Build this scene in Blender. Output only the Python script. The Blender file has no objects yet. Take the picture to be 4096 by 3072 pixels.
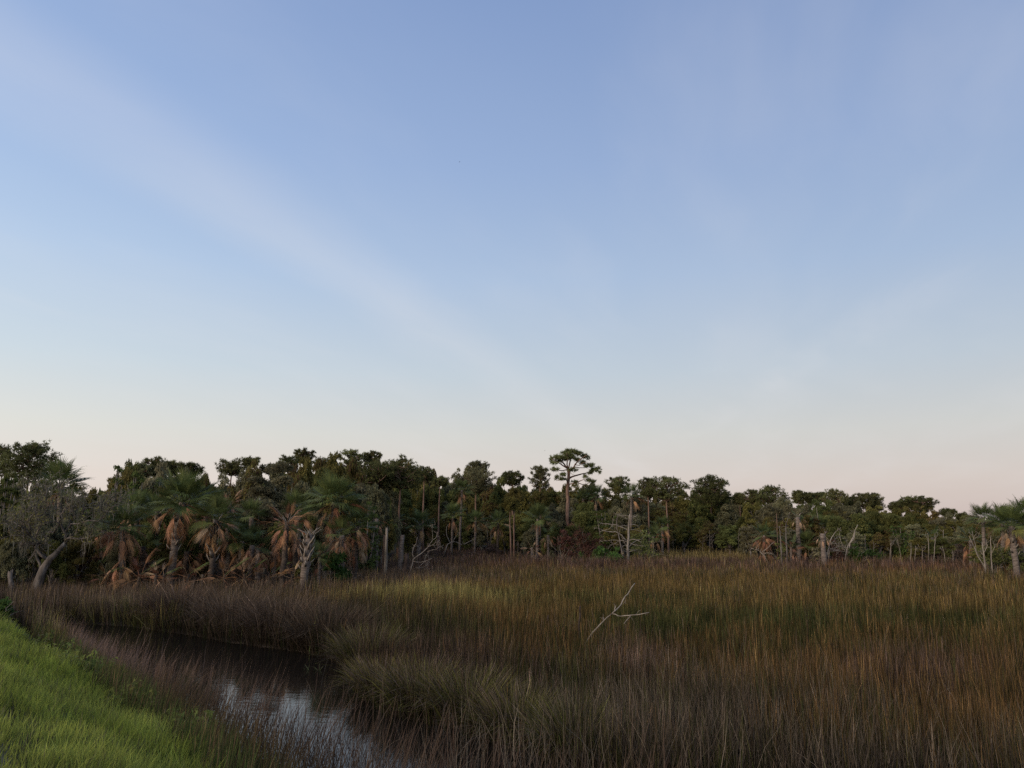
import bpy, math, random
import numpy as np

# ------------------------------------------------------------------ camera, sky, light
scene = bpy.context.scene
COL = scene.collection
F, CX, CY, EYE = 3036.0, 2048.0, 1536.0, 3.6          # focal length in px of the 4096 px photograph
PITCH = math.atan((2120.0 - CY) / F)
cp, sp = math.cos(PITCH), math.sin(PITCH)
cam_d = bpy.data.cameras.new("camera")
cam = bpy.data.objects.new("camera", cam_d)
COL.objects.link(cam)
cam.location = (0, 0, EYE)
cam.rotation_euler = (math.pi / 2 + PITCH, 0, 0)
cam_d.sensor_width = 36.0
cam_d.lens = 36.0 * F / 4096.0
cam_d.clip_end = 9000
scene.camera = cam

SUN_EL, SUN_AZ = 24.0, 226.0                            # compass-style azimuth from +Y, clockwise: behind the camera, to its left
world = bpy.data.worlds.new("World")
scene.world = world
world.use_nodes = True
wn, wl = world.node_tree.nodes, world.node_tree.links
wn.clear()


def srgb(r, g, b):
    f = lambda c: (c / 255 / 12.92) if c / 255 <= 0.04045 else ((c / 255 + 0.055) / 1.055) ** 2.4
    return (f(r), f(g), f(b), 1.0)


def math_node(op, a, b=None, c=None):
    n = wn.new("ShaderNodeMath"); n.operation = op
    for i, v in enumerate((a, b, c)):
        if v is None: continue
        if isinstance(v, (int, float)): n.inputs[i].default_value = v
        else: wl.new(v, n.inputs[i])
    return n.outputs[0]


w_out = wn.new("ShaderNodeOutputWorld")
w_bg = wn.new("ShaderNodeBackground")
wl.new(w_bg.outputs[0], w_out.inputs[0])
sky = wn.new("ShaderNodeTexSky")
sky.sky_type = 'NISHITA'
sky.sun_disc = False
sky.sun_elevation = math.radians(SUN_EL)
sky.sun_rotation = math.radians(SUN_AZ)
sky.dust_density = 2.0
tc = wn.new("ShaderNodeTexCoord")
sep = wn.new("ShaderNodeSeparateXYZ")
wl.new(tc.outputs["Generated"], sep.inputs[0])
X, Y, Z = sep.outputs
# dusk gradient by height above the horizon
ramp = wn.new("ShaderNodeValToRGB")
wl.new(math_node('MAXIMUM', Z, 0.0), ramp.inputs[0])
stops = [(0.0, (223, 203, 197)), (0.06, (229, 215, 207)), (0.12, (222, 220, 214)), (0.20, (204, 215, 224)),
         (0.32, (180, 201, 229)), (0.45, (159, 183, 222)), (0.62, (137, 162, 207)), (1.0, (96, 122, 176))]
el = ramp.color_ramp.elements
while len(el) < len(stops): el.new(0.5)
for e, (p, c) in zip(el, stops):
    e.position = p; e.color = srgb(*c)
# towards the set sun the whole sky is brighter, away from it greyer and more mauve
saz = math.radians(SUN_AZ)
side = math_node('ADD', math_node('MULTIPLY', X, math.sin(saz)), math_node('MULTIPLY', Y, math.cos(saz)))
side = math_node('MULTIPLY_ADD', side, 0.5, 0.5)
tint = wn.new("ShaderNodeMix"); tint.data_type = 'RGBA'
wl.new(side, tint.inputs[0])
tint.inputs[6].default_value = (0.87, 0.87, 0.885, 1)
tint.inputs[7].default_value = (1.44, 1.47, 1.42, 1)
mul = wn.new("ShaderNodeMix"); mul.data_type = 'RGBA'; mul.blend_type = 'MULTIPLY'
mul.inputs[0].default_value = 1.0
wl.new(ramp.outputs[0], mul.inputs[6]); wl.new(tint.outputs[2], mul.inputs[7])
nish = wn.new("ShaderNodeMix"); nish.data_type = 'RGBA'; nish.blend_type = 'MULTIPLY'
nish.inputs[0].default_value = 1.0
nish.inputs[7].default_value = (0.10, 0.10, 0.10, 1)      # the sky texture at a strength of 0.1
wl.new(sky.outputs[0], nish.inputs[6])
mixs = wn.new("ShaderNodeMix"); mixs.data_type = 'RGBA'
mixs.inputs[0].default_value = 0.88
wl.new(nish.outputs[2], mixs.inputs[6]); wl.new(mul.outputs[2], mixs.inputs[7])
# thin cirrus: streaks of a high flat layer, running towards a point to the right of the view
div = math_node('ADD', math_node('MAXIMUM', Z, 0.0), 0.10)
PX, PY = math_node('DIVIDE', X, div), math_node('DIVIDE', Y, div)
ca, sa_ = math.cos(math.radians(22.0)), math.sin(math.radians(22.0))
U = math_node('SUBTRACT', math_node('MULTIPLY', PX, ca), math_node('MULTIPLY', PY, sa_))     # across the streaks
V = math_node('ADD', math_node('MULTIPLY', PX, sa_), math_node('MULTIPLY', PY, ca))          # along them

wv = wn.new("ShaderNodeTexNoise"); wv.inputs["Scale"].default_value = 0.55; wv.inputs["Detail"].default_value = 3
wc = wn.new("ShaderNodeCombineXYZ"); wl.new(U, wc.inputs[0]); wl.new(V, wc.inputs[1]); wl.new(wc.outputs[0], wv.inputs["Vector"])
UW = math_node('ADD', U, math_node('MULTIPLY', math_node('SUBTRACT', wv.outputs[0], 0.5), 0.9))     # streaks wander a little


def cirrus(us, vs, off, lo, hi, detail):
    cb = wn.new("ShaderNodeCombineXYZ")
    wl.new(math_node('MULTIPLY_ADD', UW, us, off), cb.inputs[0]); wl.new(math_node('MULTIPLY', V, vs), cb.inputs[1])
    n = wn.new("ShaderNodeTexNoise"); n.inputs["Scale"].default_value = 1.0
    n.inputs["Detail"].default_value = detail; n.inputs["Roughness"].default_value = 0.5
    wl.new(cb.outputs[0], n.inputs["Vector"])
    mr = wn.new("ShaderNodeMapRange"); mr.interpolation_type = 'SMOOTHSTEP'
    wl.new(n.outputs[0], mr.inputs[0]); mr.inputs[1].default_value = lo; mr.inputs[2].default_value = hi
    return mr.outputs[0]


band = wn.new("ShaderNodeMapRange"); band.interpolation_type = 'SMOOTHSTEP'      # the one broad streak from upper left to the treetops
wl.new(math_node('ABSOLUTE', math_node('ADD', math_node('MULTIPLY_ADD', UW, 0.35, math_node('MULTIPLY', U, 0.65)), 1.27)), band.inputs[0])
band.inputs[1].default_value = 0.23; band.inputs[2].default_value = 0.0
wisp = math_node('ADD', math_node('MULTIPLY', cirrus(1.1, 0.16, 3.7, 0.42, 0.75, 3.0), 0.35),
                 math_node('MULTIPLY', cirrus(3.0, 1.1, 9.1, 0.42, 0.78, 7.0), 0.36))
wisp = math_node('ADD', wisp, math_node('MULTIPLY', band.outputs[0], math_node('MULTIPLY_ADD', cirrus(2.2, 0.35, 1.3, 0.25, 0.7, 4.0), 0.75, 0.14)))


def streak(k, c, width, weight):                        # a thin fibrous streak along the line U + k V = c
    m_ = wn.new("ShaderNodeMapRange"); m_.interpolation_type = 'SMOOTHSTEP'
    wl.new(math_node('ABSOLUTE', math_node('SUBTRACT', math_node('ADD', UW, math_node('MULTIPLY', V, k)), c)), m_.inputs[0])
    m_.inputs[1].default_value = width; m_.inputs[2].default_value = 0.0
    return math_node('MULTIPLY', m_.outputs[0], math_node('MULTIPLY', cirrus(5.0, 1.6, c * 7.3, 0.32, 0.72, 7.0), weight))


for a_ in ((0.2, 0.62, 0.20, 0.30), (0.594, 1.95, 0.22, 0.45), (0.0, -2.2, 0.26, 0.35), (0.3, 2.15, 0.30, 0.30)):
    wisp = math_node('ADD', wisp, streak(*a_))
cl = wn.new("ShaderNodeMix"); cl.data_type = 'RGBA'
wl.new(math_node('MULTIPLY', wisp, 0.24), cl.inputs[0])
wl.new(mixs.outputs[2], cl.inputs[6])
cl.inputs[7].default_value = srgb(230, 228, 229)
wl.new(cl.outputs[2], w_bg.inputs[0])
w_bg.inputs[1].default_value = 1.0

sun_d = bpy.data.lights.new("sun", 'SUN')
sun_d.energy = 2.9
sun_d.angle = math.radians(35)
sun_d.color = (1.0, 0.80, 0.60)
sun = bpy.data.objects.new("sun", sun_d)
COL.objects.link(sun)
sun.location = (-30, -30, 40)
sun.rotation_euler = (math.pi / 2 - math.radians(SUN_EL), 0, math.pi - saz)

scene.view_settings.view_transform = 'Standard'
scene.view_settings.look = 'None'
scene.view_settings.gamma = 1.0
scene.view_settings.exposure = 0.0
scene.view_settings.use_curve_mapping = False
scene.cycles.use_denoising = False
scene.render.filter_size = 0.9

# ------------------------------------------------------------------ helpers: layout
def ray(px, py):
    u, v = (px - CX) / F, -(py - CY) / F
    return np.array([u, cp - v * sp, sp + v * cp])


def at(px, py, dist):                                   # world point seen at a photo pixel, dist metres ahead
    r = ray(px, py); t = dist / r[1]
    return np.array([r[0] * t, dist, EYE + r[2] * t])


def gnd(px, py, z=0.0):                                 # world point at height z seen at a photo pixel
    r = ray(px, py); t = (z - EYE) / r[2]
    return np.array([r[0] * t, r[1] * t, z])


def proj(P):                                            # photo pixel of world points
    d = P - np.array([0, 0, EYE])
    zc = d[:, 1] * cp + d[:, 2] * sp
    yc = -d[:, 1] * sp + d[:, 2] * cp
    return CX + F * d[:, 0] / zc, CY - F * yc / zc


def hash2(ix, iy, s):
    h = np.sin(ix * 127.1 + iy * 311.7 + s * 74.7) * 43758.5453
    return h - np.floor(h)


def vnoise(x, y, s=0):
    ix, iy = np.floor(x), np.floor(y)
    fx, fy = x - ix, y - iy
    fx, fy = fx * fx * (3 - 2 * fx), fy * fy * (3 - 2 * fy)
    a, b = hash2(ix, iy, s), hash2(ix + 1, iy, s)
    c, d = hash2(ix, iy + 1, s), hash2(ix + 1, iy + 1, s)
    return (a * (1 - fx) + b * fx) * (1 - fy) + (c * (1 - fx) + d * fx) * fy


# marsh edge (grass tops against the wood), creek outline, bank line
EDGE = np.array([gnd(x, y, 1.15)[:2] for x, y in [
    (0, 2326), (300, 2318), (700, 2312), (1100, 2300), (1350, 2272), (1500, 2255), (1570, 2225), (1640, 2192), (1800, 2188),
    (1960, 2194), (2060, 2208), (2150, 2212), (2500, 2218), (2600, 2203), (2700, 2198), (2960, 2201), (3050, 2220), (3300, 2228), (3420, 2221),
    (3550, 2215), (3700, 2224), (3870, 2230), (3960, 2250), (4096, 2262)]])
EAZ = np.arctan2(EDGE[:, 0], EDGE[:, 1]); ED = np.hypot(EDGE[:, 0], EDGE[:, 1])


def edge_dist(x, y):
    return np.interp(np.arctan2(x, y), EAZ, ED)


def edge_Y(px):                                         # y distance of the marsh edge under a photo column
    u = (px - CX) / F / 1.02
    az = math.atan(u)
    return float(np.interp(az, EAZ, ED)) * math.cos(az)


CREEK = np.array([gnd(x, y)[:2] for x, y in [
    (120, 2512), (300, 2495), (500, 2508), (640, 2528), (760, 2545), (900, 2572), (1050, 2592), (1200, 2612), (1340, 2645), (1400, 2700),
    (1440, 2770), (1500, 2850), (1600, 2880), (1750, 2905), (1950, 2960), (2130, 3030), (2330, 3120), (2600, 3300), (2500, 3600), (1900, 3700),
    (1400, 3500), (1050, 3260), (840, 3110), (690, 2990), (550, 2880), (425, 2765), (325, 2685), (230, 2612), (160, 2556)]])


def poly_sd(x, y, P):                                   # signed distance to a polygon, negative inside
    d2 = np.full(x.shape, 1e18); ins = np.zeros(x.shape, bool)
    n = len(P)
    for i in range(n):
        ax, ay = P[i]; bx, by = P[(i + 1) % n]
        ex, ey = bx - ax, by - ay
        t = np.clip(((x - ax) * ex + (y - ay) * ey) / (ex * ex + ey * ey), 0, 1)
        d2 = np.minimum(d2, (x - ax - t * ex) ** 2 + (y - ay - t * ey) ** 2)
        if ay != by:
            c = ((ay > y) != (by > y)) & (x < (bx - ax) * (y - ay) / (by - ay) + ax)
            ins ^= c
    d = np.sqrt(d2)
    return np.where(ins, -d, d)


BN = np.array([0.78, 0.627])                            # bank: s = distance from the road's edge towards the creek


def bank_s(x, y):
    return x * BN[0] + y * BN[1]


def smooth(t):
    t = np.clip(t, 0, 1); return t * t * (3 - 2 * t)


def ground_z(x, y):
    sd = poly_sd(x, y, CREEK)
    z = 0.10 + 0.06 * (vnoise(x * 0.7, y * 0.7, 3) - 0.5)
    z = z * smooth((sd + 0.1) / 0.9) - 0.5 * smooth(-sd / 0.9) - 0.02
    s = bank_s(x, y)
    wob = 0.35 * (vnoise(x * 0.5, y * 0.5, 9) - 0.5)
    zb = 0.05 + 1.95 * np.clip((4.35 + wob - s) / 4.2, 0, 1) ** .85 + 0.06 * (vnoise(x * 1.3, y * 1.3, 5) - 0.5)
    z = np.where(s < 4.4 + wob, np.maximum(z, zb), z)
    over = np.hypot(x, y) - edge_dist(x, y)
    z = z + 0.5 * smooth(over / 12.0) * (s > 4.4)
    return z


# ------------------------------------------------------------------ helpers: meshes and materials
def make_mesh(name, V, T, C=None, smooth_shade=False):
    me = bpy.data.meshes.new(name)
    V = np.asarray(V, np.float32); T = np.asarray(T, np.int32)
    me.vertices.add(len(V)); me.vertices.foreach_set("co", V.ravel())
    me.loops.add(T.size); me.loops.foreach_set("vertex_index", T.ravel())
    me.polygons.add(len(T))
    me.polygons.foreach_set("loop_start", np.arange(0, T.size, T.shape[1], dtype=np.int32))
    me.polygons.foreach_set("loop_total", np.full(len(T), T.shape[1], np.int32))
    if smooth_shade: me.polygons.foreach_set("use_smooth", np.ones(len(T), bool))
    if C is not None:
        a = me.color_attributes.new("Col", 'FLOAT_COLOR', 'POINT')
        C4 = np.ones((len(V), 4), np.float32); C4[:, :3] = C
        a.data.foreach_set("color", C4.ravel())
    me.update(calc_edges=True)
    return me


class MB:
    def __init__(self): self.V, self.T, self.C, self.n = [], [], [], 0

    def add(self, V, T, C=None):
        self.V.append(V); self.T.append(np.asarray(T) + self.n); self.n += len(V)
        if C is not None: self.C.append(np.broadcast_to(C, (len(V), 3)))
        return self

    def tube(self, path, radii, k=6, cap=True):
        V, T = tube(path, radii, k, cap); return self.add(V, T)

    def mesh(self, name, sm=False):
        return make_mesh(name, np.concatenate(self.V), np.concatenate(self.T), np.concatenate(self.C) if self.C else None, sm)


def tube(path, radii, k=6, cap=True):
    P = np.asarray(path, float); n = len(P)
    r = np.broadcast_to(np.asarray(radii, float), (n,))
    t = np.gradient(P, axis=0); t /= np.linalg.norm(t, axis=1)[:, None] + 1e-9
    ref = np.array([0.0, 0, 1]) if abs(t[0, 2]) < 0.8 else np.array([1.0, 0, 0])
    a = np.cross(t, ref); a /= np.linalg.norm(a, axis=1)[:, None] + 1e-9
    b = np.cross(t, a)
    ang = np.arange(k) * 2 * np.pi / k
    V = (P[:, None] + r[:, None, None] * (a[:, None] * np.cos(ang)[None, :, None] + b[:, None] * np.sin(ang)[None, :, None])).reshape(-1, 3)
    i = np.arange(n - 1)[:, None] * k; j = np.arange(k)[None]; j2 = (j + 1) % k
    q = np.stack([i + j, i + j2, i + k + j2, i + k + j], -1).reshape(-1, 4)
    T = np.concatenate([q[:, [0, 1, 2]], q[:, [0, 2, 3]]])
    if cap:
        V = np.concatenate([V, P[:1], P[-1:]])
        jj = np.arange(k); jn = (jj + 1) % k
        T = np.concatenate([T, np.stack([jn, jj, np.full(k, n * k)], 1), np.stack([(n - 1) * k + jj, (n - 1) * k + jn, np.full(k, n * k + 1)], 1)])
    return V, T


def link(name, me, mat=None, parent=None, loc=(0, 0, 0), rot=(0, 0, 0), scale=(1, 1, 1)):
    o = bpy.data.objects.new(name, me)
    if mat is not None and me is not None and len(me.materials) == 0: me.materials.append(mat)
    o.location = loc; o.rotation_euler = rot; o.scale = scale
    if parent is not None: o.parent = parent
    COL.objects.link(o)
    return o


def thing(name, label, cat, loc=(0, 0, 0), rotz=0.0, group=None, me=None, mat=None, scale=(1, 1, 1)):
    o = link(name, me, mat, None, loc, (0, 0, rotz), scale)
    o["label"] = label; o["category"] = cat
    if group: o["group"] = group
    return o


def stuff(name, label, cat, me, mat):
    o = link(name, me, mat)
    o["label"] = label; o["category"] = cat; o["kind"] = "stuff"
    return o


def new_mat(name):
    m = bpy.data.materials.new(name); m.use_nodes = True
    nt = m.node_tree; nt.nodes.clear()
    out = nt.nodes.new("ShaderNodeOutputMaterial")
    return m, nt, out


def leaf_mat(name, transl=0.35, rough=0.5, spec=0.25, vary=0.3, scale=1.5, gain=1.0):
    m, nt, out = new_mat(name)
    N, L = nt.nodes.new, nt.links.new
    at_ = N("ShaderNodeAttribute"); at_.attribute_name = "Col"
    geo = N("ShaderNodeNewGeometry")
    noi = N("ShaderNodeTexNoise"); noi.inputs["Scale"].default_value = scale; noi.inputs["Detail"].default_value = 3
    L(geo.outputs["Position"], noi.inputs["Vector"])
    mr = N("ShaderNodeMapRange"); L(noi.outputs[0], mr.inputs[0])
    mr.inputs[1].default_value = 0.3; mr.inputs[2].default_value = 0.7
    mr.inputs[3].default_value = (1 - vary) * gain; mr.inputs[4].default_value = (1 + vary) * gain
    oi = N("ShaderNodeObjectInfo")
    hs = N("ShaderNodeHueSaturation")
    wn_ = N("ShaderNodeTexWhiteNoise"); wn_.noise_dimensions = '1D'; L(oi.outputs["Random"], wn_.inputs["W"])
    m2 = N("ShaderNodeMapRange"); L(wn_.outputs["Value"], m2.inputs[0]); m2.inputs[3].default_value = 1 - vary * .6; m2.inputs[4].default_value = 1 + vary * .7
    mm = N("ShaderNodeMath"); mm.operation = 'MULTIPLY'; L(mr.outputs[0], mm.inputs[0]); L(m2.outputs[0], mm.inputs[1])
    L(at_.outputs["Color"], hs.inputs["Color"]); L(mm.outputs[0], hs.inputs["Value"])
    m1 = N("ShaderNodeMapRange"); L(oi.outputs["Random"], m1.inputs[0])
    m1.inputs[3].default_value = 0.482; m1.inputs[4].default_value = 0.512
    L(m1.outputs[0], hs.inputs["Hue"])
    d = N("ShaderNodeBsdfPrincipled"); d.inputs["Roughness"].default_value = rough
    d.inputs["Specular IOR Level"].default_value = spec
    t = N("ShaderNodeBsdfTranslucent")
    L(hs.outputs[0], d.inputs["Base Color"]); L(hs.outputs[0], t.inputs["Color"])
    mx = N("ShaderNodeMixShader"); mx.inputs[0].default_value = transl
    L(d.outputs[0], mx.inputs[1]); L(t.outputs[0], mx.inputs[2]); L(mx.outputs[0], out.inputs[0])
    return m


def bark_mat(name, c1, c2, scale=6.0, stretch=(1, 1, 0.25), bump=0.6, c3=None):
    m, nt, out = new_mat(name)
    N, L = nt.nodes.new, nt.links.new
    tco = N("ShaderNodeTexCoord"); mp = N("ShaderNodeMapping"); mp.inputs["Scale"].default_value = stretch
    L(tco.outputs["Object"], mp.inputs[0])
    n1 = N("ShaderNodeTexNoise"); n1.inputs["Scale"].default_value = scale; n1.inputs["Detail"].default_value = 6; n1.inputs["Roughness"].default_value = 0.65
    L(mp.outputs[0], n1.inputs["Vector"])
    r = N("ShaderNodeValToRGB"); L(n1.outputs[0], r.inputs[0])
    r.color_ramp.elements[0].position = 0.35; r.color_ramp.elements[0].color = (*c1, 1)
    r.color_ramp.elements[1].position = 0.65; r.color_ramp.elements[1].color = (*c2, 1)
    if c3:
        e = r.color_ramp.elements.new(0.74); e.color = (*c3, 1)
    b = N("ShaderNodeBsdfPrincipled"); b.inputs["Roughness"].default_value = 0.9; b.inputs["Specular IOR Level"].default_value = 0.15
    bp = N("ShaderNodeBump"); bp.inputs["Strength"].default_value = bump; bp.inputs["Distance"].default_value = 0.05
    L(n1.outputs[0], bp.inputs["Height"]); L(bp.outputs[0], b.inputs["Normal"])
    L(r.outputs[0], b.inputs["Base Color"]); L(b.outputs[0], out.inputs[0])
    return m


M_GRASS = leaf_mat("grass_blades", 0.28, 0.8, 0.03, 0.18, 0.8, 0.80)
M_LEAF = leaf_mat("tree_leaves", 0.40, 0.7, 0.06, 0.38, 0.6)
M_FROND = leaf_mat("palm_fronds", 0.25, 0.5, 0.12, 0.22, 2.0)
M_BARK = bark_mat("oak_bark", (0.055, 0.045, 0.038), (0.19, 0.165, 0.145), 5.0, c3=(0.27, 0.26, 0.24))
M_PINE = bark_mat("pine_bark", (0.07, 0.042, 0.032), (0.24, 0.155, 0.115), 4.0)
M_PALM = bark_mat("palm_trunk", (0.06, 0.048, 0.04), (0.19, 0.155, 0.13), 5.0, (0.6, 0.6, 2.5), 0.9)
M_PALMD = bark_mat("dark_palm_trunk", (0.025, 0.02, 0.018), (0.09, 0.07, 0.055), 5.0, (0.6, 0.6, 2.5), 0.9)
M_DEAD = bark_mat("bleached_wood", (0.12, 0.10, 0.082), (0.31, 0.27, 0.225), 5.0, (1, 1, 0.2), 0.5)
M_CHAR = bark_mat("dark_rotten_wood", (0.02, 0.015, 0.012), (0.07, 0.05, 0.04), 8.0)
M_TWIG = bark_mat("grey_twigs", (0.09, 0.078, 0.062), (0.25, 0.215, 0.175), 3.0)
M_TWIGR = bark_mat("brown_twigs", (0.06, 0.035, 0.028), (0.17, 0.10, 0.075), 3.0)

# ------------------------------------------------------------------ ground and water
def axis(lo, f0, f1, hi, step, grow=1.18):
    a = list(np.arange(f0, f1 + 1e-6, step))
    d = step
    while a[-1] < hi: d *= grow; a.append(a[-1] + d)
    d = step; b = []; x = f0
    while x > lo: d *= grow; x -= d; b.append(x)
    return np.array(b[::-1] + a)


gx = axis(-4000, -26, 8, 4000, 0.4)
gy = axis(-300, 2, 40, 4500, 0.4)
GX, GY = np.meshgrid(gx, gy)
GZ = ground_z(GX.ravel(), GY.ravel())
nx, ny = len(gx), len(gy)
i = (np.arange(ny - 1)[:, None] * nx + np.arange(nx - 1)[None]).ravel()
gm = make_mesh("ground", np.stack([GX.ravel(), GY.ravel(), GZ], 1), np.stack([i, i + 1, i + nx + 1, i + nx], 1), None, True)
m, nt, out = new_mat("wet_mud_and_soil")
N, L = nt.nodes.new, nt.links.new
geo = N("ShaderNodeNewGeometry")
n1 = N("ShaderNodeTexNoise"); n1.inputs["Scale"].default_value = 1.2; n1.inputs["Detail"].default_value = 8; L(geo.outputs["Position"], n1.inputs["Vector"])
r = N("ShaderNodeValToRGB"); L(n1.outputs[0], r.inputs[0])
r.color_ramp.elements[0].position = 0.3; r.color_ramp.elements[0].color = (0.018, 0.014, 0.011, 1)
r.color_ramp.elements[1].position = 0.7; r.color_ramp.elements[1].color = (0.05, 0.04, 0.03, 1)
# trodden grey dirt along the road's edge, at the crest of the bank
dp = N("ShaderNodeVectorMath"); dp.operation = 'DOT_PRODUCT'; L(geo.outputs["Position"], dp.inputs[0]); dp.inputs[1].default_value = (BN[0], BN[1], 0)
mr = N("ShaderNodeMapRange"); L(dp.outputs["Value"], mr.inputs[0]); mr.inputs[1].default_value = 1.1; mr.inputs[2].default_value = 0.8
dirt = N("ShaderNodeMix"); dirt.data_type = 'RGBA'; L(mr.outputs[0], dirt.inputs[0]); L(r.outputs[0], dirt.inputs[6]); dirt.inputs[7].default_value = (0.20, 0.18, 0.165, 1)
b = N("ShaderNodeBsdfPrincipled"); b.inputs["Roughness"].default_value = 0.9; b.inputs["Specular IOR Level"].default_value = 0.05
bp = N("ShaderNodeBump"); bp.inputs["Strength"].default_value = 0.5; bp.inputs["Distance"].default_value = 0.05; L(n1.outputs[0], bp.inputs["Height"])
L(bp.outputs[0], b.inputs["Normal"]); L(dirt.outputs[2], b.inputs["Base Color"]); L(b.outputs[0], out.inputs[0])
M_MUD = m
g = link("ground", gm, M_MUD); g["kind"] = "structure"; g["label"] = "dark wet mud of the marsh, rising to the grassy bank and the wood floor"

m, nt, out = new_mat("dark_creek_water")
N, L = nt.nodes.new, nt.links.new
geo = N("ShaderNodeNewGeometry")
mp = N("ShaderNodeMapping"); mp.inputs["Scale"].default_value = (1.0, 1.6, 1); L(geo.outputs["Position"], mp.inputs[0])
n1 = N("ShaderNodeTexNoise"); n1.inputs["Scale"].default_value = 3.0; n1.inputs["Detail"].default_value = 4; L(mp.outputs[0], n1.inputs["Vector"])
bp = N("ShaderNodeBump"); bp.inputs["Strength"].default_value = 0.05; bp.inputs["Distance"].default_value = 0.03; L(n1.outputs[0], bp.inputs["Height"])
b = N("ShaderNodeBsdfPrincipled"); b.inputs["Base Color"].default_value = (0.008, 0.007, 0.006, 1); b.inputs["Roughness"].default_value = 0.03
b.inputs["IOR"].default_value = 1.34
L(bp.outputs[0], b.inputs["Normal"]); L(b.outputs[0], out.inputs[0])
wx = np.linspace(-24, 9, 34); wy = np.linspace(5, 36, 32)
WX, WY = np.meshgrid(wx, wy)
ii = (np.arange(31)[:, None] * 34 + np.arange(33)[None]).ravel()
w = link("water", make_mesh("water", np.stack([WX.ravel(), WY.ravel(), np.zeros(WX.size)], 1), np.stack([ii, ii + 1, ii + 35, ii + 34], 1)), m)
w["kind"] = "structure"; w["label"] = "still dark creek water mirroring trees and sky"

# ------------------------------------------------------------------ grasses
RNG = np.random.default_rng(11)


def blades(P, H, W, az, lean, bend, cb, ct, segs=2, rng=RNG, shape=1.5):
    n = len(P)
    ts = np.linspace(0, 1, segs + 1)
    d = np.stack([np.cos(az), np.sin(az), np.zeros(n)], 1)
    wa = rng.uniform(0, np.pi, n)
    wd = np.stack([np.cos(wa), np.sin(wa), np.zeros(n)], 1) * (W * 0.5)[:, None]
    V, C = [], []
    for k, t in enumerate(ts):
        off = lean * t + bend * t * t
        up = t * np.sqrt(np.maximum(0.08, 1 - np.minimum(0.92, (off / max(t, 1e-6)) ** 2)))
        c = P + d * (H * off)[:, None] + np.array([0, 0, 1.0]) * (H * up)[:, None]
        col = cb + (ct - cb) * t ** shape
        if k < segs:
            wk = wd * (1 - 0.55 * t)
            V += [c - wk, c + wk]; C += [col, col]
        else:
            V.append(c); C.append(col)
    m_ = 2 * segs + 1
    V = np.stack(V, 1).reshape(-1, 3); C = np.stack(C, 1).reshape(-1, 3)
    loc = []
    for k in range(segs - 1): loc += [(2 * k, 2 * k + 1, 2 * k + 3), (2 * k, 2 * k + 3, 2 * k + 2)]
    loc.append((2 * segs - 2, 2 * segs - 1, 2 * segs))
    T = (np.arange(n)[:, None, None] * m_ + np.array(loc)[None]).reshape(-1, 3)
    return V, T, C


KINDS = ["gold", "green", "purple", "grey", "olive", "pale", "dark"]
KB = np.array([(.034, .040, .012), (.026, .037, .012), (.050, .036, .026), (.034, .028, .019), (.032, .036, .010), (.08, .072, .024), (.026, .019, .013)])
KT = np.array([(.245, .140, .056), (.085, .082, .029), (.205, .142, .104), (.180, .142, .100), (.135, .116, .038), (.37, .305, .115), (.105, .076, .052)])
KH = np.array([1.16, 1.08, 1.12, 1.18, 0.92, 1.22, 1.45])
KL = np.array([.10, .09, .16, .30, .20, .12, .22])
ROWS = [2150, 2240, 2290, 2400, 2480, 2600, 2720, 3072]
RW = np.array([  # gold green purple grey olive pale
    [.08, .05, .80, .05, .0, .04, 0], [.12, .08, .75, .0, .0, .05, 0], [.56, .16, .26, .0, .0, .02, 0], [.50, .38, .10, .0, .0, .02, 0],
    [.45, .45, .08, .0, .02, .0, 0], [.42, .42, .10, .02, .02, .0, .02], [.26, .26, .08, .26, .14, .0, .04], [.16, .16, .06, .34, .24, .0, .06]])
ZONES = [(120, 2390, 330, 60, 'purple', 5), (700, 2345, 600, 26, 'purple', 3), (2790, 2206, 260, 9, 'pale', 30), (1500, 2290, 260, 40, 'purple', 4), (650, 2330, 550, 30, 'purple', 3), (1620, 2352, 190, 20, 'pale', 16), (1250, 2375, 260, 25, 'gold', 2),
         (1000, 2475, 380, 75, 'dark', 4), (1620, 2560, 330, 60, 'dark', 1.5), (1700, 2590, 300, 60, 'purple', 1.5), (2050, 2388, 230, 20, 'green', 2.2), (2350, 2405, 500, 35, 'green', .5),
         (2900, 2490, 520, 50, 'green', .3), (3500, 2400, 160, 40, 'green', .5), (3900, 2560, 200, 40, 'green', .6), (3600, 2620, 240, 50, 'purple', 2), (2470, 2560, 170, 40, 'purple', 1.8),
         (2000, 2510, 260, 28, 'gold', 2.5), (1640, 2860, 240, 70, 'olive', 1.2), (2000, 2930, 220, 80, 'olive', .9), (2350, 2980, 260, 70, 'olive', 1.2),
         (2600, 2800, 500, 120, 'grey', 1.6), (3300, 2970, 500, 90, 'grey', 2.5), (3450, 2770, 420, 80, 'gold', 3), (3900, 2850, 320, 120, 'gold', 4),
         (1540, 2680, 110, 50, 'olive', 1.2), (2760, 2203, 330, 7, 'pale', 6), (2620, 2208, 120, 8, 'olive', 4), (3570, 2213, 70, 7, 'pale', 14), (1530, 2212, 60, 10, 'pale', 3),
         (300, 2470, 330, 50, 'pale', 1.6), (300, 2470, 330, 50, 'olive', 2.0), (1900, 2320, 400, 25, 'gold', 1.5), (3000, 2300, 900, 22, 'gold', 1.0), (3700, 2940, 300, 70, 'grey', 2)]


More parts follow.
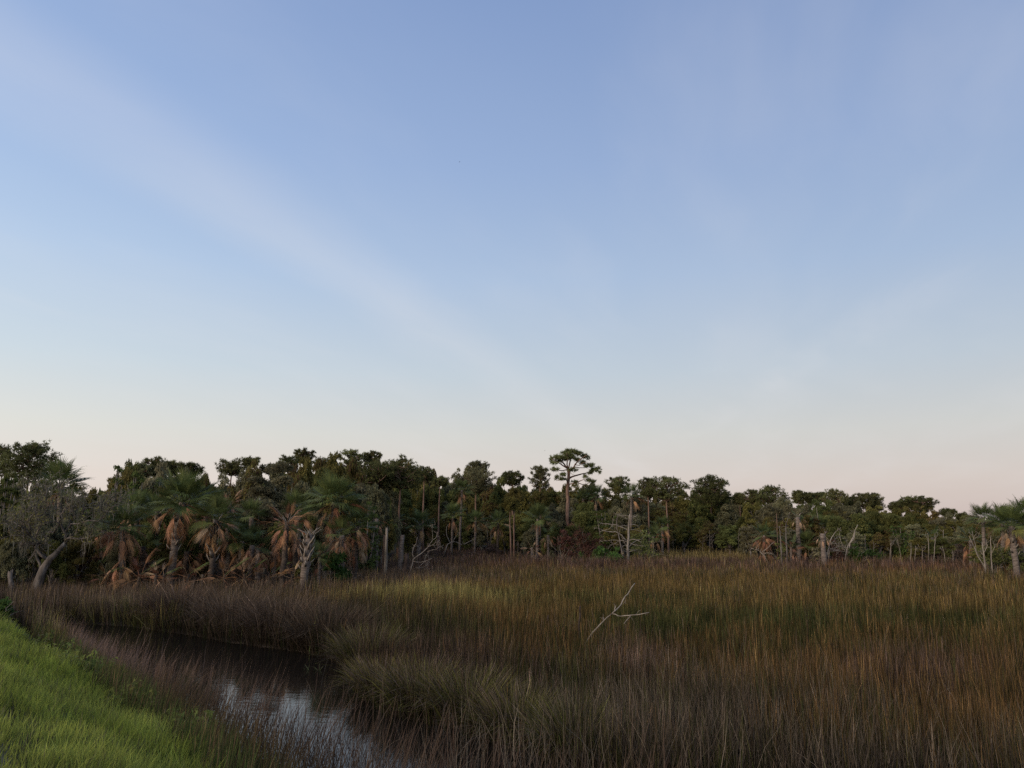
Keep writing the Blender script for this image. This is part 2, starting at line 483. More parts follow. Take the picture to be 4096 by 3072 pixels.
def kind_pick(P, rng):
    Q = P.copy(); Q[:, 2] = 1.0
    px, py = proj(Q)
    wob = vnoise(P[:, 0] * .35, P[:, 1] * .22, 21) - 0.5
    wob2 = vnoise(P[:, 0] * .13, P[:, 1] * .09, 23) - 0.5
    py = py + (wob * 46 + wob2 * 60) * np.clip((py - 2200) / 200, 0.05, 1.6)
    px = px + wob2 * 300
    Wt = np.stack([np.interp(py, ROWS, RW[:, k]) for k in range(7)], 1)
    for zx, zy, rx, ry, kd, wt in ZONES:
        gss = np.exp(-((px - zx) / rx) ** 2 - ((py - zy) / ry) ** 2)
        Wt[:, KINDS.index(kd)] += wt * gss
    # patches a few metres across, drawn out along the marsh
    pat = vnoise(P[:, 0] * .16, P[:, 1] * .30, 31) + 0.5 * vnoise(P[:, 0] * .5, P[:, 1] * .8, 33)
    Wt[:, 0] *= np.clip((pat - .42) * 3.2, 0.12, 2.6)
    Wt[:, 1] *= np.clip((1.08 - pat) * 3.0, 0.12, 2.6)
    cum = np.cumsum(Wt, 1)
    u = rng.random(len(P)) * cum[:, -1]
    return np.minimum((u[:, None] > cum).sum(1), 6)


def polar_scatter(n, d0, d1, power, a0, a1, rng):       # density falls as distance**-power
    e = 2 - power
    u = rng.random(n)
    d = (d0 ** e + u * (d1 ** e - d0 ** e)) ** (1 / e)
    a = rng.uniform(math.radians(a0), math.radians(a1), n)
    return np.stack([d * np.sin(a), d * np.cos(a), np.zeros(n)], 1), d


def marsh(n, d0, d1, segs, power, wmin, wk, per):
    nt_ = n // per
    Q, dq = polar_scatter(nt_, d0, d1, power, -42, 43, RNG)          # tuft centres, each with its own lean and shade
    kq = kind_pick(Q, RNG)
    vq = np.exp(RNG.normal(-.03, .42, nt_)); aq = np.where(RNG.random(nt_) < .4, RNG.normal(.2, .6, nt_), RNG.uniform(0, 6.28, nt_)); hq = RNG.normal(0, .10, nt_)
    gap = vnoise(Q[:, 0] * 1.5, Q[:, 1] * 1.5, 45); hq -= np.clip(.42 - gap, 0, .42) * 1.1     # lower, thinner places between the clumps
    q = np.repeat(np.arange(nt_), per); n = len(q)
    sprd = .10 + dq[q] * .003
    off = RNG.normal(0, 1, (n, 2)) * sprd[:, None]
    P = Q[q].copy(); P[:, :2] += off; d = np.hypot(P[:, 0], P[:, 1])
    sd = poly_sd(P[:, 0], P[:, 1], CREEK); s = bank_s(P[:, 0], P[:, 1])
    keep = (sd > 0.02) & (s > np.where(d > 24, 3.9, 4.5)) & (d < edge_dist(P[:, 0], P[:, 1]) + np.where(d > 60, 7.0, 2.5))
    P, d, q, off = P[keep], d[keep], q[keep], off[keep]; n = len(P)
    P[:, 2] = ground_z(P[:, 0], P[:, 1]) - 0.02
    k = np.where(RNG.random(n) < .8, kq[q], kind_pick(P, RNG))
    clump = vnoise(P[:, 0] * .8, P[:, 1] * .8, 41)
    H = KH[k] * (0.66 + 0.34 * clump + hq[q] + RNG.normal(0, 0.13, n)) * (0.92 + 0.16 * vnoise(P[:, 0] * .2, P[:, 1] * .2, 43))
    H = np.clip(H, 0.35, 1.6)
    W = np.maximum(wmin, d * wk) * RNG.uniform(0.6, 1.4, n)
    az = np.where(RNG.random(n) < .5, np.arctan2(off[:, 1], off[:, 0]), aq[q]) + RNG.normal(0, .4, n)
    messy = np.where(k == 3, 1.0, np.where(k == 2, 0.6, 0.25))
    lean = np.abs(RNG.normal(0, 1, n)) * KL[k] * 1.2 + (RNG.random(n) < 0.08 * messy) * RNG.uniform(.25, .8, n)
    bend = RNG.normal(0, 0.09, n) + (RNG.random(n) < 0.15 * messy) * RNG.uniform(0.1, 0.6, n)
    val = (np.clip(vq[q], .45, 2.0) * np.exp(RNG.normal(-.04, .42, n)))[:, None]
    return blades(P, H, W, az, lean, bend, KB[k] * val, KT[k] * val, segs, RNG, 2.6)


for nm, lb, args in [
        ("marsh_grass", "dry grey and olive marsh grass on the near side of the marsh", (135000, 11.0, 26.0, 3, 1.5, 0.0090, 0.00055, 14)),
        ("marsh_grass", "golden and green rushes across the middle of the marsh", (200000, 26.0, 58.0, 3, 1.5, 0.009, 0.00043, 8)),
        ("marsh_grass", "purple-brown rushes along the far edge of the marsh", (150000, 58.0, 128.0, 3, 1.3, 0.02, 0.00042, 8))]:
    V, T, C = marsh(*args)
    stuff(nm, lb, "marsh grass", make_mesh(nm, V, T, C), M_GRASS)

# grass overhanging the far bank of the creek
n = 52000
x = RNG.uniform(-22, 6, n); y = RNG.uniform(9, 33, n)
sd = poly_sd(x, y, CREEK); keep = (sd > -0.12) & (sd < 0.75) & (bank_s(x, y) > 5.2 + .12 * np.maximum(0, 22 - y)) 
x, y = x[keep], y[keep]; n = len(x)
gxn = poly_sd(x + .05, y, CREEK) - poly_sd(x - .05, y, CREEK); gyn = poly_sd(x, y + .05, CREEK) - poly_sd(x, y - .05, CREEK)
P = np.stack([x, y, np.maximum(ground_z(x, y) - .02, -.05)], 1)
px, py = proj(P)
k = np.where(px < 620, RNG.choice([5, 4, 2, 5], n), np.where(px < 1400, RNG.choice([6, 6, 6, 2], n), RNG.choice([4, 4, 2, 3, 6], n)))
v = np.exp(RNG.normal(-.1, .4, (n, 1)))
V, T, C = blades(P, np.clip(RNG.normal(.85, .2, n), .3, 1.4) * np.where(px > 1400, .8, 1.0), RNG.uniform(.010, .019, n), np.arctan2(-gyn, -gxn) + RNG.normal(0, .7, n), np.abs(RNG.normal(.22, .14, n)), np.abs(RNG.normal(.18, .2, n)), KB[k] * v, KT[k] * v * .85, 3)
stuff("bank_fringe", "grass overhanging the black water along the far bank", "marsh grass", make_mesh("bank_fringe", V, T, C), M_GRASS)

# reeds standing in the shallow near side of the creek
n = 160000
x = RNG.uniform(-17, 4, n); y = RNG.uniform(8, 29, n)
sd = poly_sd(x, y, CREEK); s = bank_s(x, y)
P = np.stack([x, y, np.zeros(n)], 1)
px, py = proj(P)
keep = (sd < 0.6) & (s > 4.0) & (s < np.interp(py, [2540, 2640, 2720, 2800, 2900, 3050, 3300], [4.35, 4.65, 5.1, 5.65, 6.4, 7.3, 7.9]) + RNG.normal(0, 0.35, n))
thin = np.interp(py, [2540, 2640, 2750, 3000], [0.55, 0.85, 0.62, 0.5])
near_bank = np.clip(1.5 - (s - 4.2) / 1.6, 0.34, 1.0)
keep &= RNG.random(n) < thin * near_bank
P, s2 = P[keep], s[keep]; n = len(P)
P[:, 2] = np.maximum(ground_z(P[:, 0], P[:, 1]), -0.25)
H = np.clip(RNG.normal(0.92, 0.2, n), 0.3, 1.45) * np.clip(0.75 + (s2 - 4.2) * 0.35, 0.7, 1.1)
pinkish = np.array([.40, .275, .215]) * np.clip(.42 + (P[:, 1:2] - 13.5) * .10, .42, 1); brown = np.array([.17, .125, .06])
mixw = np.clip(np.maximum((s2 - 4.4) / 1.0, (P[:, 1] - 14) / 5), 0, 1)[:, None] * RNG.uniform(.5, 1, (n, 1))
ct = (brown * (1 - mixw) + pinkish * mixw) * RNG.uniform(.7, 1.3, (n, 1))
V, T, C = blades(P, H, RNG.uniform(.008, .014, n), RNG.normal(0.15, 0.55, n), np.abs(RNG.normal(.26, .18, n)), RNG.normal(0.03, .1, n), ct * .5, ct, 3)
stuff("creek_reeds", "sparse leaning pinkish-brown reeds standing in the near side of the creek", "reeds", make_mesh("creek_reeds", V, T, C), M_GRASS)

# long dead stems leaning and crossing over the near marsh
n = 4200
P, d = polar_scatter(n, 10.8, 20.0, 1.6, -14, 42, RNG)
px, py = proj(P + np.array([0, 0, .8]))
wz = np.exp(-((px - 2600) / 700) ** 2 - ((py - 2820) / 170) ** 2) + np.exp(-((px - 1900) / 420) ** 2 - ((py - 3010) / 110) ** 2) + .8 * np.exp(-((px - 3500) / 600) ** 2 - ((py - 2960) / 120) ** 2)
keep = RNG.random(n) < wz * 1.2
P, d = P[keep], d[keep]; n = len(P)
P[:, 2] = np.maximum(ground_z(P[:, 0], P[:, 1]) - .02, -.1)
v = np.exp(RNG.normal(0, .3, (n, 1))); ct = np.array([.27, .215, .165]) * v
V, T, C = blades(P, RNG.uniform(.7, 1.3, n), RNG.uniform(.006, .0105, n), RNG.uniform(0, 6.28, n), np.abs(RNG.normal(.26, .28, n)), RNG.normal(0, .2, n), ct * .5, ct, 3)
stuff("dead_stems", "long grey dead stems leaning every way over the near marsh", "dead stems", make_mesh("dead_stems", V, T, C), M_GRASS)

# the mown-looking green bank
n = 190000
P, d = polar_scatter(n, 6.0, 42.0, 1.7, -50, -8, RNG)
s = bank_s(P[:, 0], P[:, 1])
ragged = 3.45 + 1.2 * (vnoise(P[:, 0] * .9, P[:, 1] * .9, 51) - .5)
keep = (s < ragged) & (s > 0.7 + 0.25 * RNG.random(n)) & (RNG.random(n) < np.clip((s - 0.7) * 3, 0.2, 1))
P, d, s = P[keep], d[keep], s[keep]; n = len(P)
P[:, 2] = ground_z(P[:, 0], P[:, 1]) - 0.01
cl_ = vnoise(P[:, 0] * 1.8, P[:, 1] * 1.8, 53)
H = np.clip((0.09 + 0.24 * cl_ ** 1.5 + RNG.normal(0, .06, n)) * np.clip(0.6 + s * 0.16, .6, 1.35), .06, .55)
v1 = vnoise(P[:, 0] * .6, P[:, 1] * .6, 55)[:, None]
v2 = vnoise(P[:, 0] * 2.6, P[:, 1] * 2.6, 57)[:, None]
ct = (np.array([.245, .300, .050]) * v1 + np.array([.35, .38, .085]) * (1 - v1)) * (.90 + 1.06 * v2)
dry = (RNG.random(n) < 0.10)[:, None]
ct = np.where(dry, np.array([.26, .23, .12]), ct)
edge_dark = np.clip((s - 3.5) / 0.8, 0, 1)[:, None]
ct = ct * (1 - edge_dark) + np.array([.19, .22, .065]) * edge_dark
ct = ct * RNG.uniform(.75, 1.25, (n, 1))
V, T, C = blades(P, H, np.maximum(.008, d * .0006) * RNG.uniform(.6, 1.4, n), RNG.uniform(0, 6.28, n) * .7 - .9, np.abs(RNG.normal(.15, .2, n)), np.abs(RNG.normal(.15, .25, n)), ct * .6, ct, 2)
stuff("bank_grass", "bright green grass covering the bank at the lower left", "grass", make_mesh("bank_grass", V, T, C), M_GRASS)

# rusty sedge between green bank and reeds, lower left of centre
n = 60000
x = RNG.uniform(-14, -1, n); y = RNG.uniform(8, 24, n); s = bank_s(x, y)
keep = np.abs(s - 4.25 - 0.7 * (vnoise(x * .8, y * .8, 61) - .5)) < np.interp(y, [10, 15, 24], [1.15, .9, .5])
P = np.stack([x, y, ground_z(x, y) - .02], 1)[keep]; n = len(P)
pick = RNG.random((n, 1))
ct = np.where(pick < .4, np.array([.26, .17, .09]), np.where(pick < .75, np.array([.12, .13, .045]), np.array([.17, .22, .06]))) * RNG.uniform(.7, 1.3, (n, 1))
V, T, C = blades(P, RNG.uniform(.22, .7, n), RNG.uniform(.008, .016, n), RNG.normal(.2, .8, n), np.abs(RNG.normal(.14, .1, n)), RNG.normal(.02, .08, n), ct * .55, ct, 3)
stuff("bank_sedge", "rusty and olive sedge between the green bank and the creek reeds", "sedge", make_mesh("bank_sedge", V, T, C), M_GRASS)

# tussocks along the far bank of the creek, each its own plant
TUSS = [(330, 2462, 1.5, .85, 'green', "low brown-green tussock at the far left end of the creek"),
        (470, 2470, 1.5, .9, 'green', "second low tussock from the far left end of the creek"),
        (590, 2482, 1.4, .9, 'olive', "small olive tussock left of the big dark arching one"),
        (715, 2505, 2.2, 1.75, 'dark', "large dark tussock with blades arching left over the water"),
        (930, 2535, 2.2, 1.7, 'dark', "big dark brown tussock above the middle of the creek"),
        (1130, 2568, 2.2, 1.65, 'dark', "third big dark tussock, with grey blades arching over black water"),
        (1310, 2600, 2.0, 1.5, 'dark', "dark brown tussock just left of the creek's bend"),
        (1475, 2690, 1.5, 1.25, 'olive', "olive green tussock at the creek's right bend, pointing left"),
        (1530, 2795, 1.2, .95, 'olive', "shaggy olive tussock leaning over the narrow end of the black water"),
        (1690, 2850, 1.4, 1.05, 'olive', "yellow-green tussock above the small dark inlet in the lower centre"),
        (1880, 2890, 1.4, 1.05, 'olive', "yellow-green tussock second along from the small dark inlet"),
        (2070, 2960, 1.3, .95, 'olive', "olive tussock at the bottom centre where grey stems cross black water"),
        (2300, 3030, 1.3, .9, 'olive', "bright olive tussock at the bottom edge right of centre")]
for tx, ty, w_, h_, kd, lb in TUSS:
    c = gnd(tx, ty); rr = np.random.default_rng(int(tx))
    sd0 = poly_sd(np.array([c[0]]), np.array([c[1]]), CREEK)[0]
    n = 1500
    rad = w_ * .42 * np.sqrt(rr.random(n)); az = rr.uniform(0, 2 * np.pi, n)
    P = np.stack([rad * np.cos(az), rad * np.sin(az) * .8, np.full(n, 0.02)], 1)
    out_ = rad / (w_ * .42)
    H = h_ * rr.uniform(.65, 1.15, n)
    col = {'dark': ((.026, .019, .013), (.135, .098, .068)), 'olive': ((.045, .052, .013), (.165, .155, .045)), 'green': ((.05, .055, .02), (.19, .165, .07))}[kd]
    v = np.exp(rr.normal(0, .4, (n, 1)))
    dead = (rr.random((n, 1)) < (.45 if kd != 'dark' else .25))
    cB = np.where(dead, np.array([.045, .036, .026]), np.array(col[0])) * v; cT = np.where(dead, np.array([.21, .165, .12]), np.array(col[1])) * v
    V, T, C = blades(P, H, rr.uniform(.010, .020, n), az + rr.normal(0, .5, n), .10 + .25 * out_ + np.abs(rr.normal(0, .08, n)), .25 * out_ + np.abs(rr.normal(0, .25, n)),
                     cB, cT, 3, rr)
    thing("grass_tussock", lb, "tussock", (c[0], c[1], max(0.0, float(ground_z(np.array([c[0]]), np.array([c[1]]))[0]))), 0, "tussocks along the creek", make_mesh("grass_tussock", V, T, C), M_GRASS)

# ------------------------------------------------------------------ plant builders
def unit(v): return v / (np.linalg.norm(v) + 1e-9)


def grow(rng, p0, d, length, r0, level, paths, tips, wander=0.22, up=0.06, nsub=4, ratio=0.58, spread=0.9, nseg=5, rmin=0.012, start=0.3):
    """one limb and its side branches; every limb goes to paths, every end to tips"""
    P = [np.array(p0, float)]; d = unit(np.array(d, float))
    for k in range(nseg):
        d = unit(d + rng.normal(0, wander, 3) + np.array([0, 0, up]))
        P.append(P[-1] + d * length / nseg)
    P = np.array(P)
    R = np.linspace(r0, max(rmin, r0 * 0.35), len(P))
    paths.append((P, R, level))
    tips.append((P[-1], d, level))
    if level <= 0: return
    for q in range(nsub):
        t = start + (1 - start) * (q + rng.uniform(.2, .9)) / nsub
        i = min(int(t * nseg), nseg - 1); f = t * nseg - i
        pos = P[i] * (1 - f) + P[i + 1] * f
        ax = unit(P[i + 1] - P[i])
        side = unit(np.cross(ax, rng.normal(0, 1, 3)))
        nd = unit(ax * math.cos(spread) + side * math.sin(spread))
        grow(rng, pos, nd, length * ratio * rng.uniform(.7, 1.2), max(rmin, r0 * (1 - .6 * t) * .6), level - 1, paths, tips, wander, up, nsub, ratio, spread, max(3, nseg - 1), rmin, start)


def tubes(paths, kmap=(3, 4, 5, 7)):
    mb = MB()
    for P, R, lv in paths: mb.tube(P, R, kmap[min(lv, 3)], lv >= 2)
    return mb


def leaf_tris(rng, C, size, col, elong=1.6, flat=0.0):
    """one small leaf-spray triangle per centre, turned at random"""
    n = len(C)
    a = rng.normal(0, 1, (n, 3)); a[:, 2] *= (1 - flat * .6)
    a /= np.linalg.norm(a, axis=1)[:, None]
    b = np.cross(a, rng.normal(0, 1, (n, 3))); b /= np.linalg.norm(b, axis=1)[:, None] + 1e-9
    s = (size * rng.uniform(.6, 1.35, n))[:, None]
    V = np.stack([C - a * s * elong * .5 - b * s * .12, C + b * s * .5 + a * s * .05, C + a * s * elong * .5 - b * s * .35], 1).reshape(-1, 3)
    T = np.arange(n * 3).reshape(-1, 3)
    return V, T, np.repeat(np.broadcast_to(col, (n, 3)), 3, 0)


def lobes(rng, centers, radii, per, squash=0.7, shell=0.45):
    """points filling leafy clumps, denser towards their outside and top"""
    out = []
    for c, r_ in zip(centers, radii):
        n = max(6, int(per * (r_ ** 2)))
        d = rng.normal(0, 1, (n, 3)); d /= np.linalg.norm(d, axis=1)[:, None]
        d[:, 2] = np.where(d[:, 2] < -0.35, -d[:, 2] * .6, d[:, 2])
        rad = r_ * (shell + (1.08 - shell) * rng.random(n) ** .6)
        p = d * rad[:, None]; p[:, 2] *= squash
        out.append(c + p)
    return out


DKGREEN = np.array([.112, .125, .042]); OLIVE = np.array([.145, .132, .040]); GREY = np.array([.150, .142, .078])
PINEG = np.array([.110, .114, .044]); BROWNLEAF = np.array([.10, .055, .035]); FERN = np.array([.085, .15, .04]); CEDAR = np.array([.066, .090, .026])


def leaf_col(rng, n, base, v=.28, alt=None, k=.15):
    c = base * rng.uniform(1 - v, 1 + v, (n, 1))
    if alt is not None: c = np.where(rng.random((n, 1)) < k, alt * rng.uniform(.8, 1.2, (n, 1)), c)
    return c


def oak_meshes(H, R, seed, col, leaf=.22, per=210, moss=0.0, low=0.15, alt=None, twig=False):
    """spreading broadleaf tree: trunk with limbs, crown of separate clumps, hanging moss"""
    rng = np.random.default_rng(seed)
    paths, tips = [], []
    fork = H * rng.uniform(.22, .32)
    top = np.array([rng.normal(0, .15), rng.normal(0, .15), fork])
    tr = H * .028
    tp = np.array([[0, 0, -.4], [top[0] * .3, top[1] * .3, fork * .5], top])
    paths.append((tp, np.array([tr * 1.25, tr, tr * .9]), 3))
    nl = rng.integers(5, 8)
    for q in range(nl):
        a = 2 * math.pi * (q + rng.uniform(-.3, .3)) / nl
        e = rng.uniform(.35, 1.25) if q else 1.4
        d = np.array([math.cos(a) * math.cos(e), math.sin(a) * math.cos(e), math.sin(e)])
        ln = (R * math.cos(e) * .8 + (H - fork) * math.sin(e) * .72) * rng.uniform(.85, 1.1)
        grow(rng, top, d, ln, tr * .6, 2, paths, tips, .20, .05, 3, .5, .75, 5, .02)
    cs = np.array([t[0] for t in tips if t[2] <= 1])
    cs = np.concatenate([cs, cs[rng.integers(0, len(cs), len(cs) // 3)] * [1.02, 1.02, .8]])
    f = np.hypot(cs[:, 0], cs[:, 1]).max() / R
    cs[:, :2] /= max(f, .2)
    cs[:, 2] = np.maximum(cs[:, 2], H * low)
    cs[:, 2] *= 1 - .28 * (np.hypot(cs[:, 0], cs[:, 1]) / R) ** 2
    zmax = cs[:, 2].max() + R * .2
    cs[:, 2] *= H / zmax
    for P, _, _ in paths:
        P[:, :2] /= max(f, .2)
        P[:, 2] *= (1 - .28 * np.minimum(1, np.hypot(P[:, 0], P[:, 1]) / R) ** 2) * np.where(P[:, 2] > 0, H / zmax * .93, 1)
    wood = tubes(paths).mesh("trunk", True)
    cs = np.concatenate([cs, cs + rng.normal(0, .13, cs.shape) * R]); cs[:, 2] = np.clip(cs[:, 2], H * low * .6, H * .97)
    rad = rng.uniform(.11, .25, len(cs)) * R
    pts = lobes(rng, cs, rad, per * (3.5 / R) ** 2 * .9, .68)
    mb = MB()
    for p in pts:
        shade = rng.uniform(.75, 1.25)
        mb.add(*leaf_tris(rng, p, np.full(len(p), leaf), leaf_col(rng, len(p), col * shade, .25, alt, .25)))
    crown = mb.mesh("crown")
    mo = None
    if moss > 0:
        n = int(260 * moss)
        o = cs[rng.integers(0, len(cs), n)] + rng.normal(0, .22, (n, 3)) * R * .5
        o[:, 2] = np.minimum(o[:, 2], H * .8) - .1
        ln = rng.uniform(.4, 1.3, n)
        w_ = rng.uniform(.03, .09, n)
        a = rng.uniform(0, np.pi, n); wd = np.stack([np.cos(a), np.sin(a), np.zeros(n)], 1) * w_[:, None]
        tipp = o - np.stack([rng.normal(0, .08, n), rng.normal(0, .08, n), ln], 1)
        V = np.stack([o - wd, o + wd, tipp], 1).reshape(-1, 3)
        mo = make_mesh("spanish_moss", V, np.arange(3 * n).reshape(-1, 3), np.repeat(np.array([.16, .165, .135]) * rng.uniform(.7, 1.2, (n, 1)), 3, 0))
    return wood, crown, mo


def needle_pads(rng, pads, col, needle=.42, width=.075, dens=1.0):
    """pine foliage: every pad is a flattened cluster of bristling tufts"""
    Cs, col_ = [], []
    for c, rx, rz in pads:
        n = max(5, int(rx * rx * 36 * dens))
        d = rng.normal(0, 1, (n, 3)); d /= np.linalg.norm(d, axis=1)[:, None]
        d *= (rng.random((n, 1)) ** .5)
        Cs.append(c + d * [rx, rx, rz]); col_.append(np.full(n, rng.uniform(.75, 1.25)))
    C0 = np.concatenate(Cs); sh = np.concatenate(col_)
    k = 11
    n = len(C0) * k
    C = np.repeat(C0, k, 0)
    d = rng.normal(0, 1, (n, 3)); d[:, 2] += .45; d /= np.linalg.norm(d, axis=1)[:, None]
    s = np.cross(d, rng.normal(0, 1, (n, 3))); s /= np.linalg.norm(s, axis=1)[:, None] + 1e-9
    ln = rng.uniform(.6, 1.1, (n, 1)) * needle
    V = np.stack([C - s * width, C + s * width, C + d * ln], 1).reshape(-1, 3)
    cc = col * np.repeat(sh, k)[:, None] * rng.uniform(.75, 1.25, (n, 1))
    return V, np.arange(3 * n).reshape(-1, 3), np.repeat(cc, 3, 0)


def pine_tree(label, px, top, hw, dist, bottom, seed, col=PINEG, shape=0.5, lean=0.0, dens=1.0, group="pines rising above the wood"):
    """tall bare trunk, crooked limbs, an open rounded crown of needle clumps; sizes from photo pixels at its distance"""
    rng = np.random.default_rng(seed)
    tp, bt = at(px, top, dist), at(px, bottom, dist)
    gz = float(ground_z(np.array([tp[0]]), np.array([dist]))[0])
    H = tp[2] - gz; zc = bt[2] - gz
    R = hw * dist / F
    root = thing("pine_tree", label, "pine tree", (tp[0] - lean, dist, gz), 0, group)
    n = 7
    z = np.linspace(-.3, H * .93, n)
    tx = np.cumsum(rng.normal(0, .05, n)) * H / 15 + np.linspace(0, lean, n); ty = np.cumsum(rng.normal(0, .06, n)) * H / 15
    tx -= (tx[-1] - lean); 
    TP = np.stack([tx, ty, z], 1)
    r0 = .016 * H
    paths = [(TP, np.linspace(r0, r0 * .3, n), 3)]
    pads = []
    nl = int(16 + 7 * R)
    for q in range(nl):
        t = (q + .5) / nl
        hz = zc + (H * .97 - zc) * (t ** .85)
        rel = (hz - zc) / max(H - zc, .1)
        prof = (0.55 + .9 * rel) if rel < shape else (1 - ((rel - shape) / (1.02 - shape)) ** 1.5) * min(1.0, 0.55 + .9 * shape)
        prof = min(prof, 1.0)
        ln = R * prof * rng.uniform(.7, 1.05)
        a = q * 2.4 + rng.uniform(-.5, .5)
        base_z = max(zc - .1 * (H - zc), hz - ln * rng.uniform(.25, .6))
        bx = np.interp(base_z, z, tx); by = np.interp(base_z, z, ty)
        p0 = np.array([bx, by, base_z]); p1 = np.array([bx + math.cos(a) * ln, by + math.sin(a) * ln, hz])
        mid = (p0 + p1) / 2 + np.array([0, 0, -.08 * ln]) + rng.normal(0, .07, 3) * ln
        LP = np.array([p0, p0 * .6 + mid * .4 + rng.normal(0, .03, 3) * ln, mid, mid * .45 + p1 * .55 + rng.normal(0, .05, 3) * ln, p1])
        paths.append((LP, np.linspace(r0 * .38, .025, 5), 1))
        pr = R * rng.uniform(.17, .30) * (1.1 - .35 * rel)
        pads.append((p1, pr, pr * .62))
        for _ in range(3):
            f = rng.uniform(.40, .97)
            c = p0 + (p1 - p0) * f + rng.normal(0, .16, 3) * R * [1, 1, .5]
            paths.append((np.array([mid, (mid + c) / 2 + rng.normal(0, .05, 3), c]), np.array([.05, .035, .02]), 0))
            pr = R * rng.uniform(.13, .25) * (1.1 - .35 * rel)
            pads.append((c, pr, pr * .6))
    pads.append((np.array([tx[-1], ty[-1], H * .97]), R * .20, R * .17))
    for _ in range(int(10 + 4 * R)):
        v = rng.normal(0, 1, 3); v /= np.linalg.norm(v); rel = rng.random() ** .8; w_ = R * .62 * (1 - rel ** 2) * math.sqrt(rng.random())
        pads.append((np.array([tx[-1] + v[0] * w_, ty[-1] + v[1] * w_, zc + (H * .96 - zc) * rel]), R * rng.uniform(.12, .22), R * rng.uniform(.08, .14)))
    px_m = dist / 760.0
    link("trunk", tubes(paths).mesh("trunk", True), M_PINE, root)
    mb = MB().add(*needle_pads(rng, pads, col, max(.32, px_m * 2.4), max(.03, px_m * .21), dens * min(1.0, (0.10 / px_m)) ** .5 * 1.0))
    link("crown", mb.mesh("crown"), M_LEAF, root)
    return root


def copy_tree(o, loc, rotz, scale, label, group):
    c = o.copy(); COL.objects.link(c)
    c.location = loc; c.rotation_euler = (0, 0, rotz); c.scale = scale; c["label"] = label; c["group"] = group
    for ch in o.children:
        d = ch.copy(); COL.objects.link(d); d.parent = c
    return c


# ---- palm fronds: shared meshes, each frond an object
def frond_mesh(seed, petiole, blade, nleaf, droop, fold, col, span=1.95, width=.036, curl=0.0):
    rng = np.random.default_rng(seed)
    mb = MB()
    px_ = np.array([0, petiole * .5, petiole])
    P = np.stack([px_, np.zeros(3), -.06 * petiole * (px_ / petiole) ** 2], 1)
    V, T = tube(P, [.028, .018, .014], 3, False)
    mb.add(V, T, col * .9 + .01)
    hub = P[-1]
    for k in range(nleaf):
        t = (k + .5) / nleaf * 2 - 1
        a = t * span
        ln = blade * (1 - .38 * abs(t) ** 1.6) * rng.uniform(.85, 1.1)
        origin = hub + np.array([.25 * blade * (1 - abs(t)), 0, -.10 * blade * (1 - abs(t))])
        d = np.array([math.cos(a), math.sin(a), 0.0])
        lift = fold * abs(math.sin(a))
        dr = droop * rng.uniform(.7, 1.4)
        if curl:
            m1 = origin + d * ln * .22 + np.array([.22, 0, -.05 * dr]) * ln
            m2 = m1 + (d * .10 + np.array([.62, 0, -.42 * dr])) * ln * rng.uniform(.7, 1.15) + rng.normal(0, .05, 3)
        else:
            m1 = origin + d * ln * .5 + np.array([0, 0, lift * ln * .5 - dr * .10 * ln])
            m2 = origin + d * ln * (.92 - .35 * min(dr, 1.3)) + np.array([0, 0, lift * ln * .7 - dr * .62 * ln])
        sd = np.array([-d[1], d[0], .35 * math.copysign(1, t)]) * width * .5
        V = np.array([origin - sd * .5, origin + sd * .5, m1 - sd, m1 + sd, m2])
        cc = col * rng.uniform(.75, 1.25)
        mb.add(V, np.array([(0, 1, 3), (0, 3, 2), (2, 3, 4)]), cc)
    me = mb.mesh("frond"); me.materials.append(M_FROND)
    return me


PGREEN = np.array([.082, .104, .034]); PYEL = np.array([.13, .135, .035]); PBROWN = np.array([.29, .165, .084]); PTAN = np.array([.36, .25, .155]); PRUST = np.array([.205, .108, .058])
FR_G = [frond_mesh(1, .70, 1.05, 34, .18, .22, PGREEN), frond_mesh(2, .62, 1.12, 34, .32, .25, PGREEN * 1.2), frond_mesh(3, .75, 1.0, 32, .10, .30, PGREEN * .8),
        frond_mesh(4, .62, 1.1, 34, .5, .2, PGREEN * 1.4)]
FR_Y = [frond_mesh(5, .9, 1.0, 32, .9, .25, PYEL)]
FR_D = [frond_mesh(6, .75, .95, 26, .9, .2, PBROWN, 1.7, .034, 1), frond_mesh(7, .7, .9, 24, 1.15, .15, PTAN, 1.5, .032, 1), frond_mesh(8, .75, .95, 26, 1.0, .2, PRUST, 1.6, .034, 1),
        frond_mesh(9, .7, 1.0, 24, 1.2, .2, PBROWN * 1.15, 1.4, .032, 1)]


def boot_mesh():
    V = np.array([(0, -.07, 0), (0, .07, 0), (.04, -.055, -.05), (.04, .055, -.05), (.16, -.035, .28), (.16, .035, .28), (.19, -.03, .26), (.19, .03, .26), (.22, 0, .40)], float)
    T = np.array([(0, 1, 5), (0, 5, 4), (2, 7, 3), (2, 6, 7), (0, 4, 6), (0, 6, 2), (1, 3, 7), (1, 7, 5), (4, 5, 8), (6, 8, 7), (4, 8, 6), (5, 7, 8), (0, 2, 3), (0, 3, 1)])
    me = make_mesh("boot", V, T); me.materials.append(M_DEAD)
    return me


BOOT = boot_mesh()


